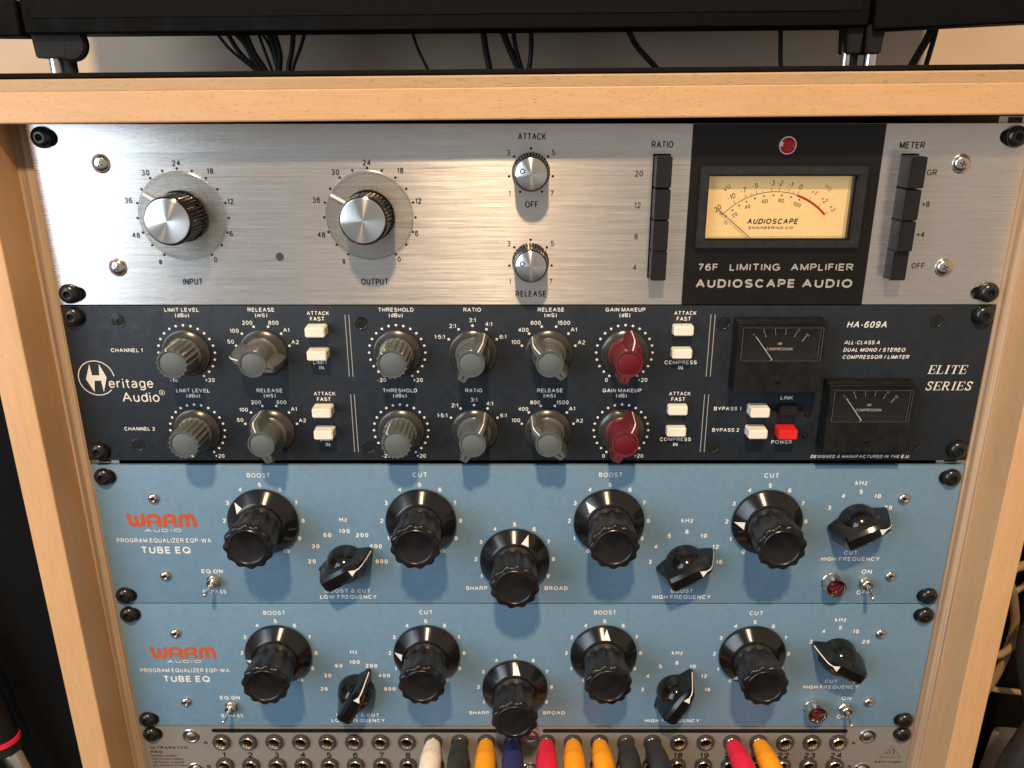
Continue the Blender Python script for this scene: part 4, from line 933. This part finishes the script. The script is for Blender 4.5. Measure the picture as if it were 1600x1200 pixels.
# ================================================================== UNIT 5 : patchbay
U5 = thing('patchbay', 'grey metal patchbay with numbered jacks at the bottom of the rack', 'patchbay', (241.3, 399, 0))
ua = [50.1+16.62*i for i in range(12)] + [254.0+16.62*i for i in range(12)]
vA, vB = 367.0, 385.2
bm = new(); panel(bm, loop_rect(0, 482.6, 355.75, 399.6), [loop_circle((u, v), 3.0, 16) for u in ua for v in (vA, vB)], -2.2, 0); pfin3('front_panel', bm, 'patch_paint', U5)
bm = new(); box(bm, 20, 462, 357, 398, -120, -9); pfin3('chassis', bm, 'hole_black', U5)
rack_bolt(U5, 7.2, 360.6, 0, .8); rack_bolt(U5, 476.0, 360.2, 10, -.5); rack_bolt(U5, 7.2, 393.5, 0, .8); rack_bolt(U5, 476.0, 393.5, 10, -.5)
for u, v in ((31.3, 363.2), (455.0, 362.8), (244.2, 362.8), (31.3, 389.5), (244.2, 389.0), (455, 389)): panel_screw(U5, u, v, 'washer', random.uniform(0, 90))
src = None
for v in (vA, vB):
    for u in ua:
        if src is None:
            bm = new(); lathe(bm, [(5.55, .02), (5.55, 1.5), (5.2, 2.0), (4.3, 2.1), (4.1, 1.8)], 32, cap1=False); a = obj('jack', bm, 'nut_black', U5, (u, v, 0))
            bm = new(); lathe(bm, [(4.25, 1.2), (4.2, 2.3), (3.8, 2.8), (3.3, 2.6), (2.95, 1.8), (2.85, -6)], 32, cap1=False); b = obj('jack_sleeve', bm, 'brass_nickel', a, (u, v, 0)); src = (a, b)
        else:
            a = copy_part(src[0], U5, (u, v, 0)); copy_part(src[1], a, (u, v, 0))
bm = pnew()
for u0_, u1_ in ((44.7, 236.0), (251.5, 441.9)): bm.faces.new([V(bm, x, y, PH) for x, y in loop_slot((u0_+u1_)/2, 358.75, u1_-u0_, 2.9)])
pfin('title_bar_print', bm, 'print_black', U5)
bm = pnew()
for i, u in enumerate(ua): T(bm, str(i+1), u+.2, 379.6, 3.9, squash=1.2, bold=.012)
for u, s, v in ((39.8, 'A', 369.4), (39.6, 'B', 388.3), (446.7, 'A', 369.2), (446.8, 'B', 388.1)): T(bm, s, u, v, 2.6, squash=1.2, bold=.01)
pfin('numerals', bm, 'print_black', U5)
bm = pnew(); T(bm, 'ULTRAPATCH', 16.0, 373.0, 2.0, 23.4, bold=.03); T(bm, 'PRO', 7.9, 376.4, 2.0, 7.4, bold=.03)
for i, s in enumerate(('MODEL PX3000', 'MULTI-FUNCTIONAL', '48-POINT 3-MODE', 'BALANCED PATCHBAY')): T(bm, s, 4.4, 379.0+2.55*i, 1.3, (15.5, 20, 19.8, 22.4)[i], anchor='l', bold=.01)
pfin('lettering', bm, 'print_grey', U5)
bm = pnew(); tri = [(464.4, 379.0), (471.2, 370.2), (477.9, 379.0)]
ribbon(bm, [tri[0], tri[1], tri[2]], .25); ribbon(bm, [tri[2], tri[0]], .25, PH+.02)
ribbon(bm, arc((470.6, 375.3), 2.7, 20, 140, 14), .6, PH+.02); ribbon(bm, arc((469.4, 375.0), 1.5, 10, 150, 10), .5, PH+.02); dot(bm, 468.9, 375.9, .6, PH+.04)
T(bm, 'behringer', 470.8, 383.5, 2.0, 17.4, bold=.01); pfin('logo', bm, 'print_grey', U5)

# ================================================================== patch cables
def patch_cable(idx, colour, cat_label, lean=(0, 0)):
    u = ua[idx]; t = thing('patch_cable', cat_label, 'patch cable', (u, vA, 0), 'patch cables plugged into the patchbay')
    m = 'boot_' + colour
    c = [Vector((lean[0]*h, -h, -lean[1]*h)) for h in (2.6, 3.4, 4.8, 8, 13, 15.2, 15.8, 17, 26, 38, 46, 52)]
    rr = [4.3, 4.75, 4.9, 5.5, 6.2, 6.4, 6.6, 6.5, 6.6, 5.4, 4.1, 3.6]
    bm = new(); tube(bm, c, rr, 28); obj('plug_boot', bm, m, t, (u, vA, 0), angle=50)
    bm = new(); e = c[-1]; d = Vector((lean[0], -1, -lean[1]))
    cp = curve_pts([e - d*2, e + d*14 + Vector((0, 0, -4)), e + d*26 + Vector((random.uniform(-6, 6), 0, -26)), e + d*22 + Vector((random.uniform(-14, 14), 0, -80)), e + d*8 + Vector((random.uniform(-30, 30), 0, -150))])
    tube(bm, cp, 2.6, 12); obj('cable', bm, m, t, (u, vA, 0))
    bm = new(); tube(bm, [(0, 6, 0), (0, -2.4, 0)], 2.6, 16); obj('plug_shaft', bm, 'nickel', t, (u, vA, 0))
patch_cable(8, 'white', 'white patch cable, the leftmost plug in the patchbay')
patch_cable(9, 'black', 'black patch cable between the white plug and an orange plug')
patch_cable(10, 'orange', 'orange patch cable between a black plug and the dark blue plug')
patch_cable(11, 'blue', 'dark blue patch cable plugged in below the lowest black knob')
patch_cable(12, 'red', 'red patch cable to the right of the dark blue plug', (-.02, 0))
patch_cable(13, 'orange', 'orange patch cable directly right of the red plug in the middle', (-.01, 0))
patch_cable(14, 'orange', 'orange patch cable directly left of two black plugs', (.05, 0))
patch_cable(15, 'black', 'black patch cable directly right of a pair of orange plugs', (.02, 0))
patch_cable(16, 'black', 'black patch cable directly left of jack number 18', (.08, 0))
patch_cable(19, 'red', 'red patch cable directly right of jack number 19', (.10, 0))
patch_cable(20, 'orange', 'orange patch cable directly left of jack number 22, the rightmost plug', (.08, 0))

# ================================================================== things above and beside the cabinet
def slab(name, x0, x1, v0, v1, h0, h1, mat, rot=0, bev=2.0, yaw=0):
    cx, cv, ch = (x0+x1)/2, (v0+v1)/2, (h0+h1)/2
    bm = new(); box(bm, x0-cx, x1-cx, v0-cv, v1-cv, h0-ch, h1-ch, bev, 3)
    o = obj(name, bm, mat, None, (cx, cv, ch)); o.rotation_euler = (0, R(rot), R(yaw)); return o
# monitors
mon = thing('monitor', 'wide black monitor above the middle of the cabinet, straight lower edge', 'monitor', (192.5, -49, -150))
bm = new(); box(bm, -256, 256, -300, 0, -18, 14, 2.5, 3); obj('housing', bm, 'case_black', mon, (192.5, -49.6, -150), rot=-.42)
bm = new(); box(bm, -250, 250, -294, -9, 14.1, 14.6); obj('screen', bm, 'felt_black', mon, (192.5, -49.6, -150), rot=-.42)
rm = thing('monitor', 'black panel at the upper right whose lower edge rises to the right', 'monitor', (560, -55, -150))
bm = new(); box(bm, -110, 190, -38, 0, -14, 14, 2.5, 3); obj('housing', bm, 'case_black', rm, (562, -54.3, -150), rot=-2.6)
bm = new(); box(bm, -28, 36, -260, 0, -8, 8, 2, 2); obj('side_or_shadow_panel', bm, 'case_black', rm, (482, -70, -175))  # unseen slab, added to widen the shadow on the wall
lm = thing('monitor', 'black panel at the upper left corner beside the wide monitor', 'monitor', (-160, -47, -150))
bm = new(); box(bm, -120, 94, -21, 0, -14, 14, 2.5, 3); obj('housing', bm, 'case_black', lm, (-160, -47.3, -150), rot=.6)
bm = new(); tube(bm, [(0, 0, -38), (0, 0, 60)], 1.9, 14); sp = obj('metal_rod', bm, 'rail_steel', None, (452.5, -62, -168)); tag(sp, 'thin metal rod in the gap between the wide monitor and the right one', 'rod')
# stands
def stand(label, u, poles, sleeves, knobdisc=None):
    t = thing('monitor_stand', label, 'stand', (u, -24, -150), 'stands carrying the monitors')
    for x, r, mat in poles:
        bm = new(); tube(bm, [(0, 0, 0), (0, 0, 40)], r, 20); obj('pole', bm, mat, t, (x, -24.4, -150))
    for x0, x1, v0, v1 in sleeves:
        bm = new(); cx = (x0+x1)/2
        prism(bm, [(-(x1-x0)/2+1.2, v1-v0), ((x1-x0)/2-1.2, v1-v0), ((x1-x0)/2, 0), (-(x1-x0)/2, 0)], -9, 9, .8); obj('clamp', bm, 'matt_black', t, (cx, v0, -150))
    if knobdisc:
        bm = new(); lathe(bm, [(9.5, -3), (10.5, -1), (10.5, 3), (9, 4.5), (0, 5)], 32); obj('clamp_knob', bm, 'matt_black', t, (*knobdisc, -146))
stand('monitor stand at the left, black clamp on two dark metal poles', -52, ((-54, 4.6, 'zinc'), (-45.5, 4.2, 'matt_black')), ((-63, -41.5, -50, -34.5),), (-40.5, -43))
stand('monitor stand at the right, black clamps on bright metal poles', 450, ((441.6, 3.0, 'zinc'), (446.5, 2.6, 'matt_black'), (456.5, 3.9, 'chrome')), ((438.0, 448.2, -52, -36.5), (449.5, 461, -53, -36.5)))
# cables hanging from the monitors
def hang(pts, r, label, group='black cables hanging behind the cabinet top', dep=-190):
    k = (439.87-dep)/(439.87+150)   # same sight line, moved back to where the cables hang
    bm = new(); c0 = pts[0]
    def q(u, v): return ((u-236.8)*k+236.8, (v+11.87)*k-11.87)
    P = [q(*p) for p in pts]; o = P[0]
    ctrl = [((x-o[0]), 0, -(y-o[1])) for x, y in P]
    tube(bm, curve_pts(ctrl, 6), r, 10); ob = obj('cable', bm, 'matt_black', None, (o[0], o[1], dep))
    return tag(ob, label, 'cable', group)
G = 'loose black cables of the left bundle'
for i, (pts, r) in enumerate([([(47, -52), (56, -40), (68, -30), (78, -20)], 1.0), ([(54, -52), (62, -38), (72, -28), (76, -20)], 1.5), ([(61, -52), (68, -40), (74, -28), (75, -20)], 1.9), ([(66, -52), (71, -38), (77, -28), (79, -20)], 1.7),
                              ([(57, -52), (66, -42), (71, -30), (77, -20)], 1.3), ([(74, -52), (78, -38), (81, -28), (83, -20)], 1.0), ([(80, -52), (84, -40), (85, -28), (84, -20)], 1.9), ([(84, -52), (87, -38), (86, -28), (86, -20)], 1.8), ([(75, -52), (81, -42), (84, -30), (86, -20)], 1.0)]):
    hang(pts, r, 'one of the black cables in the thick bundle left of centre above the cabinet', G)
hang([(97, -52), (95, -40), (92, -30), (90, -20)], 1.7, 'black cable just right of the thick bundle, leaning left', G)
hang([(105, -52), (100, -40), (95, -30), (92, -20)], 1.2, 'outermost thin black cable right of the thick bundle')
hang([(170, -52), (173, -42), (177, -33), (184, -20)], 1.0, 'single thin black cable left of the middle, slanting to the right')
hang([(214.5, -52), (216, -40), (218, -30), (219, -20)], 2.2, 'thick straight black cable left of the crossing pair')
hang([(226, -52), (231, -40), (236, -30), (241, -20)], 2.3, 'thickest black cable of the crossing group, slanting right')
hang([(233, -52), (235, -40), (238, -30), (241, -20)], 1.6, 'black cable between the two that meet at the cabinet top')
hang([(244.5, -52), (244.5, -40), (243.5, -30), (242, -20)], 1.7, 'straight black cable at the right of the crossing group')
hang([(304, -52), (310, -42), (319, -33), (332, -20)], 1.9, 'single black cable right of the middle, slanting down to the right')
hang([(399, -53), (400, -42), (401, -33), (403, -20)], 1.5, 'single straight black cable left of the right stand')
hang([(494, -57), (491, -46), (485, -33), (480, -20)], 2.6, 'thick black cable under the right panel, leaning left')
hang([(496, -57), (495, -46), (493, -33), (491, -20)], 1.7, 'thinner black cable beside the thick one under the right panel')

# left and right of the cabinet
lo = slab('side_block', -430, -70, 60, 900, -255, -60, 'case_black', bev=4); tag(lo, 'black equipment case in the shade left of the beech cabinet', 'case')
ro_ = slab('side_block', 640, 1000, 120, 900, -255, -160, 'case_black', bev=4); ro_.name = 'dark_block'; lo.name = 'dark_block'
tag(ro_, 'dark block added behind the tangled cables right of the beech cabinet', 'case')  # added block, its black covers the lit wall on this side
bk_ = slab('dark_block', 515, 639, 60, 900, -255, -200, 'case_black', bev=4); tag(bk_, 'narrow dark block added close behind the right board of the cabinet', 'case')  # also added, keeps the gap beside the right board dark
# audio connector lower left
xl = thing('cable_connector', 'black cable plug with a red ring at the lower left', 'connector', (-103, 400, -40))
def seg(name, a, b, r, mat, n=24):
    bm = new(); o = Vector(P3(*a)); e = P3(*b) - o
    tube(bm, [Vector((0, 0, 0)), e*.04, e*.96, e], [r*.9, r, r, r*.9], n); return obj(name, bm, mat, xl, a)
seg('body', (-127.0, 322, -40), (-116.0, 398, -40), 9.8, 'matt_black'); seg('red_ring', (-115.6, 398.4, -40), (-115.0, 401.5, -40), 10.1, 'boot_red')
seg('collar', (-115.0, 402, -40), (-113.0, 409, -40), 9.4, 'matt_black'); seg('metal_shell', (-112.5, 409.4, -40), (-103.0, 455, -40), 7.3, 'nickel')
for (x, y) in ((-118, 300),):
    bm = new(); tube(bm, curve_pts([(0, 0, 0), (-8, 0, 50), (-30, 10, 120)], 8), 4, 12); obj('cable', bm, 'matt_black', xl, (-125, 324, -40))
# tangle lower right
def loose(pts, r, mat, label, name='loose_cable', cat='cable', h=-60):
    o = pts[0]; bm = new()
    tube(bm, curve_pts([(p[0]-o[0], -(p[2]-o[2]) if len(p) > 2 else 0, -(p[1]-o[1])) for p in pts], 8), r, 14)
    ob = obj(name, bm, mat, None, (o[0], o[1], o[2] if len(o) > 2 else h)); return tag(ob, label, cat, 'loose cables right of the cabinet')
loose([(640, 268, -70), (600, 276, -70), (572, 282, -70), (566, 290, -70), (576, 312, -75), (584, 340, -80), (578, 380, -80), (560, 420, -80)], 3.0, 'beige_cable', 'beige cable looping beside the right edge of the cabinet')
loose([(600, 300, -90), (570, 330, -90), (556, 360, -90), (575, 392, -90), (610, 400, -90)], 2.2, 'beige_cable', 'second beige cable, lower of the two loops beside the cabinet')
loose([(640, 330, -70), (592, 336, -70), (572, 352, -70), (560, 350, -70)], 2.6, 'beige_cable', 'pale cable end poking out from behind the right board')
loose([(590, 300, -60), (580, 330, -60), (590, 370, -62), (612, 420, -62)], 5.0, 'boot_black', 'black cable hanging in front of the beige loops')
loose([(610, 352, -40), (594, 380, -40), (578, 430, -40), (570, 480, -40)], 10, 'boot_black', 'thick black tube at the lower right corner', 'black_tube', 'tube')
pb = slab('power_adapter', 540, 572, 424, 480, -110, -70, 'pale_plastic', bev=6, rot=-12); tag(pb, 'pale grey plastic box behind the lower right board', 'adapter')
pb2 = slab('power_adapter', 600, 660, 446, 510, -110, -70, 'pale_plastic', bev=8, rot=6); tag(pb2, 'cream plastic box right of the thick black tube', 'adapter')
